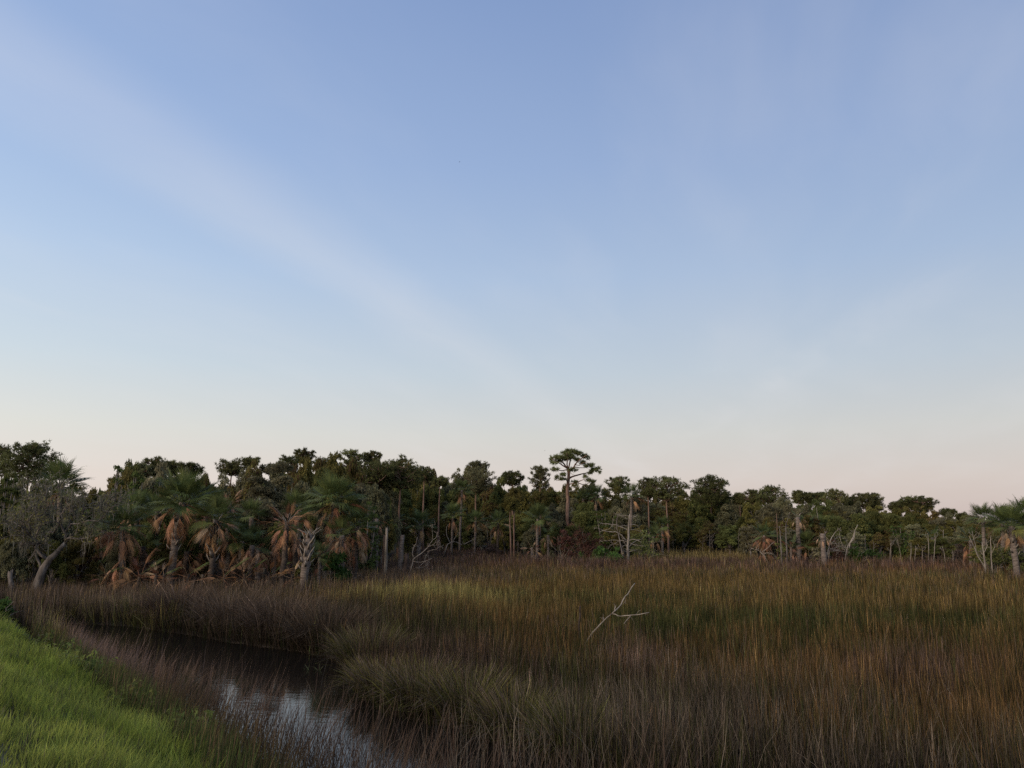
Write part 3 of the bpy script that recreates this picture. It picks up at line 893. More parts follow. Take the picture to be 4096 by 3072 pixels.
def palm(label, bpx, hpx, hpy, dist, Rm, ng, nd, seed, dark=False, boots=0, skirts=(), spikes=0, up=False, r0=.145, yellow=0, bend=0.0, group="cabbage palms along the marsh", name="cabbage_palm", dset=None, cat="palm"):
    rng = np.random.default_rng(seed)
    hd = at(hpx, hpy, dist); bx = at(bpx, 2250, dist)[0]
    gz = float(ground_z(np.array([bx]), np.array([dist]))[0])
    root = thing(name, label, cat, (bx, dist, gz), 0, group)
    h = np.array([hd[0] - bx, rng.normal(0, .15), hd[2] - gz])
    n = 9
    t = np.linspace(0, 1, n)[:, None]
    TP = h * t + np.array([1.0, 0, 0]) * (bend * np.sin(t * np.pi)) + rng.normal(0, .015, (n, 3)); TP[0] = (0, 0, -.3); TP[-1] = h
    rr_ = r0 * (1.12 - .15 * t[:, 0]) * rng.uniform(.92, 1.08, n)
    V, T = tube(TP, rr_, 9)
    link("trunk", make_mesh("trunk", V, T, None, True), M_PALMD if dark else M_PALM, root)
    sc = Rm / 2.05
    ng = int(ng * 1.35)
    for k in range(boots):
        f = 1 - .55 * (k / max(boots, 1)) - rng.uniform(0, .03)
        p = np.array([np.interp(f, t[:, 0], TP[:, c]) for c in range(3)])
        a = k * 2.4
        link("boot", BOOT, None, root, p + np.array([math.cos(a), math.sin(a), 0]) * r0 * .85, (0, rng.uniform(-.1, .25), a), (1, 1, rng.uniform(.7, 1.2)))
    for k in range(spikes):
        a = k * 2.4; e = rng.uniform(.5, 1.45)
        link("bare_stalk", STALK, None, root, h - np.array([0, 0, rng.uniform(0, .5)]), (0, -e, a), (rng.uniform(.6, 1.1),) * 3)
    for k in range(ng):
        f = (k + .5) / ng
        e = math.radians(82 - 100 * f ** 1.1 + rng.uniform(-9, 9)); a = k * 2.39996 + rng.uniform(-.3, .3)
        m_ = FR_Y[0] if k >= ng - yellow else FR_G[rng.integers(0, 4)]
        s = sc * rng.uniform(.85, 1.1)
        link("frond", m_, None, root, h + np.array([math.cos(a), math.sin(a), 0]) * r0 * .6, (rng.uniform(-.4, .4), -e, a), (s, s, s))
    pool = FR_D if dset is None else [FR_D[i] for i in dset]
    for k in range(nd):
        f = (k + .5) / nd
        e = math.radians((75 - 140 * f) if up else (-8 - 66 * f ** .8)) + rng.uniform(-.25, .25); a = k * 2.39996 + rng.uniform(-.4, .4)
        s = sc * rng.uniform(.6, 1.0)
        o = link("dead_frond", pool[rng.integers(0, len(pool))], None, root, h + np.array([math.cos(a) * r0, math.sin(a) * r0, -.10 - .25 * f]), (rng.uniform(-.9, .9), -e, a), (s, s, s))
    for f0, cnt in skirts:
        p = np.array([np.interp(f0, t[:, 0], TP[:, c]) for c in range(3)])
        for k in range(cnt):
            a = k * 2.39996 + rng.uniform(-.4, .4); s = sc * rng.uniform(.7, 1.0)
            link("dead_frond", pool[rng.integers(0, len(pool))], None, root, p + np.array([math.cos(a) * r0, math.sin(a) * r0, rng.uniform(-.25, .2)]), (rng.uniform(-.5, .5), math.radians(rng.uniform(35, 80)), a), (s, s, s))
    return root


V_, T_ = tube([(0, 0, 0), (.35, 0, .02), (.75, 0, -.03)], [.03, .022, .010], 4)
STALK = make_mesh("bare_stalk", V_, T_); STALK.materials.append(M_DEAD)


def px_path(pts, dist, dy=None):
    """a limb traced where it stands: photo points at one distance, bent in depth by dy"""
    P = [at(x, y, dist + (dy[i] if dy is not None else 0.0)) for i, (x, y) in enumerate(pts)]
    return np.array(P)


def refine(P, n, rng, wob=0.0):
    t = np.linspace(0, 1, len(P)); tt = np.linspace(0, 1, n)
    Q = np.stack([np.interp(tt, t, P[:, k]) for k in range(3)], 1)
    L_ = np.linalg.norm(P[-1] - P[0])
    Q[1:-1] += rng.normal(0, wob * L_, (n - 2, 3))
    return Q


def bare_tree(label, name, cat, dist, trunk, tr, limbs, seed, mat=None, twigs=1, group=None, twig_r=.010, twig_len=.35, tw_mat=None, wob=.012, extra_level=1):
    """dead tree: trunk and limbs along photo polylines at its distance, limbs swung in depth, twigs grown"""
    rng = np.random.default_rng(seed); mat = mat or M_DEAD
    TP = refine(px_path(trunk, dist), max(6, len(trunk) * 2), rng, .004)
    base = TP[0].copy()
    gz = float(ground_z(np.array([base[0]]), np.array([base[1]]))[0])
    base[2] = gz
    if TP[0][2] > gz + .05:
        dz = TP[1] - TP[0]; dz[2] = max(dz[2], .05); k_ = (TP[0][2] - gz + .1) / dz[2]
        foot = TP[0] - dz * k_; foot[:2] = TP[0][:2] + np.clip(foot[:2] - TP[0][:2], -.6, .6)
        TP = np.concatenate([[foot], TP])
    root = thing(name, label, cat, tuple(base), 0, group)
    if cat in ('dead tree', 'snag', 'driftwood'): tr = tr * .78; limbs = [(a_, b_ * .72) for a_, b_ in limbs]
    V, T = tube(TP - base, np.linspace(tr, tr * .35, len(TP)), 7)
    link("trunk", make_mesh("trunk", V, T, None, True), mat, root)
    for pts, r_ in limbs:
        L_ = np.hypot(pts[-1][0] - pts[0][0], pts[-1][1] - pts[0][1]) * dist / F
        sgn = rng.uniform(-.6, .6) * L_
        dy = [sgn * k / max(1, len(pts) - 1) for k in range(len(pts))]
        LP = refine(px_path(pts, dist, dy), max(5, len(pts) * 2), rng, wob) - base
        paths = [(LP, np.linspace(r_, r_ * .3 + .006, len(LP)), 2)]
        tips = []
        for _ in range(twigs * 3):
            f = rng.uniform(.35, 1.0); i = min(int(f * (len(LP) - 1)), len(LP) - 2)
            d = unit(unit(LP[i + 1] - LP[i]) + rng.normal(0, .6, 3))
            grow(rng, LP[i] + (LP[i + 1] - LP[i]) * rng.random(), d, twig_len * L_ * rng.uniform(.5, 1.1) + .1, max(twig_r, r_ * .3), extra_level, paths, tips, .25, .03, 3, .55, .8, 4, twig_r)
        link("branch", tubes(paths).mesh("branch", True), mat, root)
    return root


def bush(label, px, pyb, dist, wpx, toppy, seed, col, leaf=.14, name="shrub", cat="shrub", group="shrubs along the marsh edge", wood=None, per=420, spike=False, alt=None):
    """low leafy or twiggy shrub"""
    rng = np.random.default_rng(seed)
    c = at(px, pyb, dist); tp = at(px, toppy, dist)
    gz = float(ground_z(np.array([c[0]]), np.array([dist]))[0])
    H = max(.5, tp[2] - gz); R = wpx * .5 * dist / F
    root = thing(name, label, cat, (c[0], dist, gz), 0, group)
    paths, tips = [], []
    for q in range(9):
        a = q * 2.4; e = rng.uniform(.5, 1.4)
        grow(rng, (rng.normal(0, .1) * R, rng.normal(0, .1) * R, -.1), (math.cos(a) * math.cos(e), math.sin(a) * math.cos(e), math.sin(e)),
             (R * math.cos(e) + H * math.sin(e)) * .75, .03, 1, paths, tips, .2, .03, 3, .5, .8, 4, .010)
    link("stem", tubes(paths).mesh("stem"), wood or M_TWIG, root)["kind"] = "stuff"
    cs = np.array([t_[0] for t_ in tips])
    cs[:, :2] *= R / max(np.hypot(cs[:, 0], cs[:, 1]).max(), .1); cs[:, 2] *= H * .88 / max(cs[:, 2].max(), .1)
    pts = lobes(rng, cs, rng.uniform(.20, .34, len(cs)) * min(R, H) * 1.1, per / max(.6, min(R, H)) ** 2 * .9, .8)
    mb = MB()
    for p in pts:
        p[:, 2] = np.maximum(p[:, 2], .03)
        mb.add(*leaf_tris(rng, p, np.full(len(p), leaf), leaf_col(rng, len(p), col * rng.uniform(.8, 1.2), .25, alt), 3.0 if spike else 1.6))
    link("foliage", mb.mesh("foliage"), M_LEAF, root)
    return root


# ------------------------------------------------------------------ the wood: filler trees row by row
OAKS = []
OAK_SPECS = [("rounded dark green oak", DKGREEN, 0.0, None), ("mossy grey-green oak", GREY, 1.0, None), ("olive green oak", OLIVE, 0.2, None),
             ("dark bushy oak", DKGREEN * .85, 0.0, OLIVE), ("brown-flecked oak", OLIVE * .9, 0.3, BROWNLEAF), ("pale mossy oak", GREY * 1.1, 1.3, None)]
LM = [(130, "the round-topped left pine"), (490, "the two-skirted palm"), (725, "the big leaning palm"), (1150, "the all-brown dead palm"),
      (1335, "the tall end palm"), (1545, "the pale broken snag"), (1840, "the tall slim palm"), (2052, "the thin twin pines"),
      (2280, "the umbrella pine"), (2515, "the bare white dead tree"), (2840, "the big domed pine"), (3060, "the rust-brown palm"),
      (3297, "the fat headless trunk"), (3490, "the pair of slim pines"), (3665, "the flat-topped pines"), (3940, "the bleached forked tree"), (4060, "the yellow-fronded palm")]
ORD = ["nearest", "second", "third", "fourth", "fifth", "sixth", "seventh", "eighth", "ninth", "tenth"]


def bare_oak(spec, seed, H=8.0, R=3.6):
    nm, col, moss, alt = spec
    return oak_meshes(H, R, seed, col, .185, 330, moss, .10, alt)


proto_meshes = [bare_oak(s, 100 + k) for k, s in enumerate(OAK_SPECS)] + [bare_oak(s, 200 + k) for k, s in enumerate(OAK_SPECS)]
SKY = [(-400, 1940), (0, 1935), (60, 1925), (200, 1945), (300, 1955), (390, 1985), (430, 1950), (480, 1900), (560, 1885), (720, 1892), (800, 1915), (850, 1925), (930, 1895), (1000, 1878), (1100, 1868), (1250, 1855),
       (1350, 1850), (1450, 1858), (1560, 1868), (1650, 1868), (1720, 1897), (1790, 1915), (1850, 1905), (1950, 1900), (2020, 1925), (2100, 1945), (2200, 1950), (2280, 1945), (2400, 1958),
       (2450, 1972), (2550, 1985), (2620, 1970), (2750, 1985), (2800, 1965), (2900, 1965), (2960, 1995), (3050, 2000), (3150, 2008), (3200, 2020), (3300, 2015), (3400, 2020), (3500, 2035),
       (3560, 2045), (3650, 2040), (3730, 2055), (3800, 2065), (3900, 2078), (4000, 2075), (4100, 2070), (4500, 2070)]
SKX = [a for a, _ in SKY]; SKYY = [b_ for _, b_ in SKY]
frng = np.random.default_rng(77)
fill = []
for row, (dd, frac, step, hwr) in enumerate([(4.0, .50, 84, (42, 62)), (11.0, .74, 84, (48, 72)), (17.0, .90, 84, (48, 72)), (25.0, 1.0, 70, (46, 70))]):
    px = -190.0 + row * 30
    while px < 4300:
        eY = edge_Y(px); sky_y = np.interp(px, SKX, SKYY) - (0 if 375 < px < 450 else 18 if 450 < px < 1800 else 12)
        if 1560 < px < 2080: eY = max(eY, 92.0)
        D = eY + dd * (1.0 if px > 1500 else .75) + frng.uniform(-1.2, 2.0) * (1 + row * .6)
        base_y = 2120 + 3.0 * F / D
        top = base_y + (sky_y - base_y) * frac * (frng.uniform(.97, 1.07) if row == 3 else frng.uniform(.85, 1.05))
        fill.append((px + frng.uniform(-14, 14), D, top, frng.uniform(*hwr) * (1.15 if px < 1500 else 1.0), row, int(frng.integers(0, 6))))
        px += step * frng.uniform(.8, 1.2)
roots = {}
cnt = {}
fill.sort(key=lambda f: f[0])
groups = ["low oaks fringing the marsh", "oaks in the middle of the wood", "oaks towards the back of the wood", "oaks forming the back of the wood"]
plan = []
for px, D, top, hw, row, sp_ in fill:
    lm = min(LM, key=lambda a: abs(a[0] - px)); side_ = "left" if px < lm[0] else "right"
    plan.append([px, D, top, hw, row, sp_, lm, side_, abs(px - lm[0])])
for key in {(p[4], p[5], p[6][0], p[7]) for p in plan}:
    mem = sorted([p for p in plan if (p[4], p[5], p[6][0], p[7]) == key], key=lambda p: p[8])
    for k, p in enumerate(mem): p.append(k if len(mem) > 1 else -1)
where = ["low by the marsh", "mid-wood", "behind the mid-wood", "on the skyline"]
for px, D, top, hw, row, sp_, lm, side_, _, k in plan:
    lab = "%s%s %s, %s of %s" % ((ORD[k] + " ") if k >= 0 else "", OAK_SPECS[sp_][0], where[row], side_, lm[1])
    tpw = at(px, top, D); gz = float(ground_z(np.array([tpw[0]]), np.array([D]))[0])
    H = max(2.0, tpw[2] - gz); R = hw * D / F
    pi_ = sp_ + 6 * int(frng.integers(0, 2))
    sc = (R / 3.6, R / 3.6, H / 8.0)
    if pi_ not in roots:
        wood, crown, mo = proto_meshes[pi_]
        o = thing("oak_tree", lab, "tree", (tpw[0], D, gz), frng.uniform(0, 6.28), groups[row]); o.scale = sc
        link("trunk", wood, M_BARK, o); link("crown", crown, M_LEAF, o)
        if mo: link("spanish_moss", mo, M_LEAF, o)["kind"] = "stuff"
        roots[pi_] = o
    else:
        copy_tree(roots[pi_], (tpw[0], D, gz), frng.uniform(0, 6.28), sc, lab, groups[row])

# the wood going on behind, one mass nobody could count
n = 52000
u = RNG.random(n); pxs = RNG.uniform(-500, 4600, n)
Ds = np.array([edge_Y(p) for p in np.linspace(-500, 4600, 200)]); Ds = np.interp(pxs, np.linspace(-500, 4600, 200), Ds)
Ds = np.maximum(Ds, np.where((pxs > 1560) & (pxs < 2080), 92, 0)) + RNG.uniform(30, 42, n)
skyy = np.interp(pxs, SKX, SKYY)
ttop = 2120 + (skyy + 22 - 2120) * (.75 + .25 * vnoise(pxs / 60, pxs * 0, 3))
zt = EYE + (2120 - ttop) / F * Ds
zz = .4 + (zt - .4) * u
xx = (pxs - CX) / F * Ds * 1.01
mb = MB().add(*leaf_tris(RNG, np.stack([xx, Ds, zz], 1), np.full(n, .75), leaf_col(RNG, n, DKGREEN, .3, OLIVE, .3)))
stuff("distant_woods", "dark green wood continuing behind the front trees", "woods", mb.mesh("distant_woods"), M_LEAF)

# ------------------------------------------------------------------ pines on the skyline
PINES = [("round-topped pine cut by the left edge of the photo", 0, 1768, 70, 78, 1900, .55), ("big round-topped pine second from the left edge", 132, 1766, 112, 76, 1915, .5),
         ("small flat pine left of the pale-sky gap, behind the cedars", 575, 1848, 45, 84, 1905, .5), ("open-crowned pine above the big leaning palm", 628, 1822, 58, 86, 1905, .6),
         ("small pine just right of the open-crowned pine at left", 690, 1836, 40, 88, 1900, .6), ("loose pine on its own above the left palms", 762, 1842, 46, 86, 1905, .5),
         ("flat-crowned pine left of the highest tuft on the left ridge", 932, 1835, 62, 92, 1895, .6), ("small high-tufted pine standing free on the left ridge", 1004, 1820, 34, 94, 1865, .6),
         ("low dark pine left of the flat tuft on the left ridge", 1085, 1850, 45, 96, 1895, .6), ("dense pine under the high flat tuft", 1155, 1818, 46, 94, 1885, .55),
         ("flat tuft of a tall pine at the top of the left ridge", 1218, 1788, 38, 96, 1850, .7), ("wide low pine between the two highest left pines", 1295, 1826, 48, 96, 1890, .6),
         ("airy tall pine right of the flat tuft", 1405, 1788, 55, 98, 1872, .55), ("dense small-crowned pine beside the airy tall pine", 1487, 1796, 40, 100, 1862, .6),
         ("spreading umbrella pine with reddish limbs in the left wood", 1505, 1845, 88, 82, 1925, .75), ("dense dark spreading pine right of the one with reddish limbs", 1604, 1828, 92, 84, 1945, .6),
         ("small pine where the left ridge slopes down", 1698, 1866, 45, 100, 1920, .6), ("lowest pine on the slope right of the left ridge", 1762, 1900, 38, 112, 1940, .5),
         ("pale open pine poking above a dark dome", 1912, 1839, 45, 128, 1890, .5), ("dark domed pine under the pale open pine", 1905, 1870, 85, 112, 1960, .5),
         ("small round lollipop pine left of the umbrella pine", 2050, 1878, 45, 112, 1940, .6), ("pale bristly young pine just left of the umbrella pine", 2160, 1856, 46, 98, 1950, .4),
         ("round open pine just right of the umbrella pine", 2470, 1902, 48, 106, 1968, .6), ("left half of the twin-crowned pine right of the white dead tree", 2592, 1906, 48, 98, 1985, .6),
         ("broad pine with a long bare trunk right of the white dead tree", 2665, 1900, 78, 96, 1995, .6), ("big domed pine right of centre", 2838, 1902, 86, 112, 2015, .5),
         ("small pine tucked right of the big domed pine", 2957, 1968, 28, 112, 2015, .5), ("low left lobe of the peaked pine", 3010, 1955, 42, 108, 2015, .6),
         ("peaked dense pine right of the gap", 3082, 1943, 72, 106, 2018, .45), ("slim pine first in the row of three", 3190, 1958, 28, 118, 2012, .6),
         ("round pine second in the row of three", 3240, 1966, 38, 118, 2015, .6), ("tiny pine third in the row of three", 3280, 1965, 24, 120, 2005, .6),
         ("tall peaked pine on a visible straight trunk", 3337, 1954, 60, 112, 2030, .45), ("low pine on the right shoulder of the peaked one", 3395, 1985, 34, 114, 2030, .5),
         ("flat-topped slim pine, left of a pair", 3448, 1970, 44, 118, 2030, .65), ("ragged slim pine, right of a pair", 3494, 1970, 42, 119, 2040, .55),
         ("small dark pine left of the flat-topped group", 3590, 2004, 36, 118, 2045, .6), ("left pine of the flat-topped group at right", 3638, 1983, 46, 118, 2035, .7),
         ("right pine of the flat-topped group at right", 3688, 1985, 46, 116, 2048, .7), ("small pine alone on the low right skyline", 3790, 2033, 30, 112, 2065, .6),
         ("tiny flat pine on the low right skyline", 3846, 2053, 25, 110, 2078, .6), ("last small pine before the right edge palms", 3878, 2062, 30, 108, 2090, .6)]
for k, (lb, px, tp_, hw, D, bt_, sh) in enumerate(PINES):
    pine_tree(lb, px, tp_, hw, D, bt_, 300 + k, PINEG * (1.0 + .25 * ((k * 7) % 5 - 2) / 2) * (np.array([1.25, 1.2, 1.5]) if 'pale' in lb else 1), sh)

# two thin bare-stemmed pines by the marsh and stems seen below other crowns
for lb, px, tp_, hw, D, bt_ in [("thin young pine with a bare pale stem, left of a close pair", 2040, 1985, 34, 88, 2040), ("thin young pine with a bare pale stem, right of a close pair", 2056, 1950, 40, 89, 2020),
                                ("slender pine standing left of the umbrella pine's trunk", 2158, 1965, 40, 92, 2030)]:
    pine_tree(lb, px, tp_, hw, D, bt_, int(px), OLIVE * .9, .5)

# the tall umbrella pine
D = 95.0
Zx = lambda x: 2150 + x / 7.373
Zy = lambda y: 1760 + y / 7.373
rng = np.random.default_rng(5)
b0 = at(Zx(885), 2150, D); gz = float(ground_z(np.array([b0[0]]), np.array([D]))[0]); base = np.array([b0[0], D, gz])
um = thing("pine_tree", "tall umbrella pine with a broad open crown standing above the wood", "pine tree", tuple(base), 0, "pines rising above the wood")
trunk_px = [(885, 3000), (886, 2300), (890, 1659), (905, 1300), (920, 1000), (908, 850)]
limbs_px = [([(935, 1130), (1100, 1050), (1250, 1030), (1450, 960), (1700, 880)], .16, 1.0), ([(925, 950), (1080, 800), (1130, 700), (1250, 560), (1450, 450)], .15, -1.2),
            ([(915, 840), (960, 650), (1000, 500), (1050, 350)], .14, .5), ([(895, 830), (770, 680), (650, 560), (450, 520)], .14, 1.2), ([(880, 840), (700, 720), (590, 640), (420, 560)], .12, -1.0),
            ([(890, 870), (720, 905), (560, 880), (420, 880)], .10, -.6), ([(890, 1180), (760, 1175), (560, 1190)], .09, .8), ([(760, 1175), (735, 1100), (750, 1040)], .06, .3),
            ([(925, 1310), (1050, 1280), (1200, 1270), (1290, 1190), (1420, 1150)], .11, -1.0), ([(1200, 1270), (1400, 1330), (1560, 1240)], .07, .6), ([(1080, 800), (1250, 820), (1400, 815), (1560, 780)], .08, 1.0),
            ([(1110, 730), (1250, 740), (1330, 670), (1450, 650)], .07, -1.4), ([(905, 850), (870, 700), (900, 520), (860, 400)], .12, -1.4), ([(930, 940), (1010, 1000), (1100, 1040)], .05, -.8)]
TP = np.array([at(Zx(x), Zy(y), D) for x, y in trunk_px]); TP[0][2] = gz - .3
V, T = tube(refine(TP, 12, rng, .003) - base, np.linspace(.25, .17, 12), 9)
link("trunk", make_mesh("trunk", V, T, None, True), M_PINE, um)
for pts, r_, dz in limbs_px:
    P = np.array([at(Zx(x), Zy(y), D + dz * k / (len(pts) - 1) * 1.6) for k, (x, y) in enumerate(pts)])
    V, T = tube(refine(P, 8, rng, .012) - base, np.linspace(r_ * .8, r_ * .3, 8), 6)
    link("limb", make_mesh("limb", V, T, None, True), M_PINE, um)
pads_px = [(1000, 335, 170, 60), (820, 400, 120, 70), (1200, 400, 150, 65), (620, 500, 140, 60), (450, 520, 80, 70), (420, 590, 60, 50), (980, 500, 190, 60), (1370, 480, 130, 65), (1480, 530, 75, 60), (780, 560, 150, 55),
           (500, 670, 110, 35), (1200, 590, 110, 50), (1350, 670, 110, 45), (1430, 770, 90, 55), (1600, 760, 120, 55), (1780, 850, 95, 65), (1650, 890, 130, 55), (1560, 970, 80, 40), (1800, 950, 60, 40), (500, 860, 115, 50),
           (970, 880, 100, 45), (1110, 890, 65, 40), (750, 1020, 105, 42), (560, 1110, 85, 55), (720, 1150, 110, 35), (1430, 1080, 85, 55), (1500, 1200, 110, 45), (1620, 1230, 90, 55), (1100, 1230, 90, 30), (620, 600, 120, 40), (900, 420, 150, 60), (1090, 330, 90, 50)]
pads = []
for x, y, rx, ry in pads_px:
    for q in range(2):
        c = at(Zx(x + rng.normal(0, 20)), Zy(y + rng.normal(0, 8)), D + rng.uniform(-1.3, 1.3)) - base
        pads.append((c, rx / 7.373 * D / F * 1.02, ry / 7.373 * D / F * 1.05))
link("crown", MB().add(*needle_pads(rng, pads, PINEG * np.array([.95, 1.05, 1.05]), .40, .036, 1.7)).mesh("crown"), M_LEAF, um)

# dark cedars: spiky upright clumps
def cedar(label, px, dist, toppy, hwpx, seed, spires):
    rng = np.random.default_rng(seed)
    tp_ = at(px, toppy, dist); gz = float(ground_z(np.array([tp_[0]]), np.array([dist]))[0]); H = tp_[2] - gz; R = hwpx * dist / F
    root = thing("cedar_tree", label, "tree", (tp_[0], dist, gz), 0, "dark cedars")
    paths, cs, rad = [], [], []
    for q in range(spires):
        a = q * 2.4; rr_ = R * .75 * math.sqrt(q / max(1, spires)); hq = H * rng.uniform(.72, 1.0) if q else H
        ex = np.array([rr_ * math.cos(a), rr_ * math.sin(a) * .8, hq])
        paths.append((np.array([(0, 0, -.3), (ex[0] * .5, ex[1] * .5, hq * .4), ex]), np.array([.12, .07, .02]), 2))
        for h in np.linspace(.12, 1, 9):
            w_ = (1 - h) * R * .5 + .12
            for _ in range(3):
                b2 = rng.uniform(0, 6.28)
                cs.append(np.array([ex[0] * h ** .5 + math.cos(b2) * w_ * .7, ex[1] * h ** .5 + math.sin(b2) * w_ * .7, hq * h - .1])); rad.append(max(.16, w_ * .55))
    link("trunk", tubes(paths).mesh("trunk"), M_BARK, root)
    mb = MB()
    for p in lobes(rng, cs, rad, 130, 1.1): mb.add(*leaf_tris(rng, p, np.full(len(p), .16), leaf_col(rng, len(p), CEDAR * rng.uniform(.8, 1.2), .25), 2.4))
    link("crown", mb.mesh("crown"), M_LEAF, root)


cedar("dark spiky cedar with two upright tips behind the left palms", 470, 50, 1868, 62, 1, 7)
cedar("second dark cedar, shorter, beside the spiky one at left", 545, 52, 1895, 58, 2, 6)
cedar("dark cedar behind the big leaning palm", 640, 55, 1915, 60, 3, 6)
cedar("dark cedar at the left edge under the first pine", 30, 52, 1915, 70, 4, 6)
cedar("low dark flat-tiered cedar over the right marsh edge", 3600, 84, 2105, 62, 6, 6)
cedar("dark cedar behind the white dead tree", 2420, 86, 2040, 60, 7, 6)
cedar("dark cedar at the right end of the left grove", 1475, 56, 2010, 62, 8, 6)

# ------------------------------------------------------------------ cabbage palms
palm("wide green palm crown rising behind the gnarled oak at far left", 240, 238, 1945, 50, 2.3, 24, 5, 1)
palm("palm wearing two bulky brown skirts, second palm from the left", 498, 490, 2105, 41, 1.75, 15, 22, 2, skirts=((.52, 13), (.35, 9)))
palm("dark slim palm behind and left of the big leaning palm", 613, 622, 2045, 45, 1.5, 13, 8, 3, dark=True, boots=10)
palm("big green palm on a leaning pale trunk with criss-cross boots", 688, 735, 2008, 41.5, 2.35, 26, 13, 4, boots=22, r0=.18, bend=-.1)
palm("medium palm right of the big leaning palm, dark mottled trunk", 845, 868, 2078, 41, 1.8, 17, 16, 5, dark=True, boots=18)
palm("old brown-headed palm behind the medium palm", 900, 915, 2005, 50, 1.4, 0, 14, 6, up=True)
palm("young low green palm between two brown-skirted palms", 965, 970, 2165, 43.5, 1.6, 12, 7, 7)
palm("palm with a green head peeping behind the twiggy grey oak", 1015, 1012, 2065, 48, 1.5, 14, 4, 8)
palm("all-brown dead palm on a dark trunk", 1130, 1152, 2085, 41.5, 1.75, 1, 30, 9, dark=True, spikes=8, up=True, dset=(0, 3, 2))
palm("headless grey palm trunk bristling with bare stalks", 1213, 1242, 2135, 41.3, 1.5, 0, 0, 10, boots=26, spikes=14, r0=.2)
palm("tall dense green palm at the end of the left grove", 1322, 1336, 2005, 46, 2.3, 26, 16, 11, skirts=((.62, 9),))
palm("palm on a black trunk with a brown skirt, last of the left grove", 1420, 1426, 2105, 46.5, 1.75, 14, 20, 12, dark=True, skirts=((.7, 6),))
palm("brown collapsed palm low between the leaning and medium palms", 778, 785, 2155, 44, 1.7, 2, 18, 13, dset=(2, 0))
palm("small palm with only brown hanging fronds left of the dead palm", 1030, 1032, 2195, 42.5, 1.4, 2, 16, 14)
palm("rusty drooping palm touching the dead palm's left side", 1100, 1103, 2155, 43.5, 1.5, 1, 15, 15, dset=(2, 0))
palm("brown hanging palm head in the dark right of the left grove", 1505, 1508, 2075, 58, 1.3, 0, 9, 40)
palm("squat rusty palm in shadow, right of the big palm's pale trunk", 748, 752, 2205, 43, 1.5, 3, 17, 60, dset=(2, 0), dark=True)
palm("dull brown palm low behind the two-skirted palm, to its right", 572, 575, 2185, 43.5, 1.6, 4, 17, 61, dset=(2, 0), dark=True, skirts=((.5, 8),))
palm("half-dead palm between the medium palm and the young green one", 915, 920, 2140, 43.8, 1.6, 6, 16, 62, skirts=((.5, 8),))
palm("tan-bearded short palm right of the young green palm", 1003, 1006, 2180, 42.6, 1.5, 5, 16, 63, dset=(0, 1))
palm("short brown palm in the gap left of the headless trunk", 1183, 1186, 2150, 43.6, 1.5, 4, 15, 64, dark=True)
palm("brown-bearded palm low in front of the tall end palm", 1372, 1370, 2140, 45.2, 1.6, 7, 17, 65, dset=(0, 1), skirts=((.5, 7),))
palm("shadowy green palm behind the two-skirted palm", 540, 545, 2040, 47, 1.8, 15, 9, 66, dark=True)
palm("green palm crown filling the gap left of the brown-headed one", 830, 826, 2020, 48, 1.8, 15, 9, 67)
palm("green palm head behind the all-brown dead palm", 1195, 1192, 2040, 49, 1.8, 15, 10, 68)
palm("small green palm left of the two-skirted palm", 412, 410, 2120, 44, 1.5, 12, 9, 69, dark=True)
palm("first palm in the far inlet, left of the boot-covered one", 1582, 1580, 2080, 92, 2.1, 16, 5, 16)
palm("boot-covered far palm standing at the head of the inlet", 1672, 1680, 2095, 90, 2.3, 18, 6, 17, boots=16, r0=.24)
palm("tall slim palm with an orange beard above two shorter palms", 1836, 1848, 1960, 104, 2.1, 16, 9, 18)
palm("shorter green palm under the tall slim one, left", 1805, 1812, 2062, 99, 2.3, 18, 5, 19)
palm("small palm with orange fronds each side, in the middle distance", 1898, 1903, 2082, 98, 2.0, 15, 8, 20, dset=(0, 3))
palm("shaggy palm with a mottled short trunk right of the orange-fringed one", 1990, 1992, 2090, 95, 2.2, 16, 6, 21, dark=True)
palm("palm on a straight clean trunk left of the brown thicket", 2147, 2150, 2075, 85, 2.3, 18, 4, 22)
palm("drooping orange palm beside the brown thicket", 2192, 2192, 2140, 86, 1.6, 4, 14, 23)
palm("dense high palm under the umbrella pine's right limbs", 2384, 2386, 1985, 100, 2.2, 18, 9, 24)
palm("second high palm left of the dense one under the umbrella pine", 2335, 2333, 1995, 102, 2.0, 15, 6, 25)
palm("tall thin palm rising just above the white dead tree", 2521, 2525, 1985, 90, 1.9, 17, 6, 26, r0=.15)
palm("palm with orange shoulders on a clean trunk right of the dead tree", 2650, 2651, 2105, 92, 1.9, 13, 9, 27, dset=(0, 3))
palm("low shaggy palm right of the white dead tree", 2612, 2612, 2145, 88, 1.8, 12, 8, 28)
palm("stout tall palm trunk with a tattered grey head", 3197, 3190, 2068, 76, 1.3, 3, 6, 29, spikes=8, r0=.22, dset=(1,))
palm("fresh green palm right of the stout tattered trunk", 3230, 3230, 2108, 84, 1.9, 16, 4, 30)
palm("green palm head behind the fat headless trunk", 3292, 3293, 2108, 86, 1.8, 15, 5, 31)
palm("yellowish palm head right of the fat headless trunk", 3338, 3338, 2114, 85, 1.8, 12, 6, 32, yellow=4)
palm("fat headless palm trunk with a small grey skirt", 3297, 3292, 2135, 71, 1.2, 0, 9, 33, r0=.23, dset=(1,))
palm("rust-brown shaggy palm above the bleached logs", 3055, 3056, 2140, 79, 1.9, 10, 26, 34, dset=(0, 2), skirts=((.55, 10),))
palm("round brown palm in the grey thicket at right", 3728, 3726, 2150, 83, 1.8, 6, 12, 35)
palm("shaggy brown and green palm at the end of the grey thicket", 3880, 3878, 2160, 68, 1.9, 8, 12, 36, dset=(0, 2))
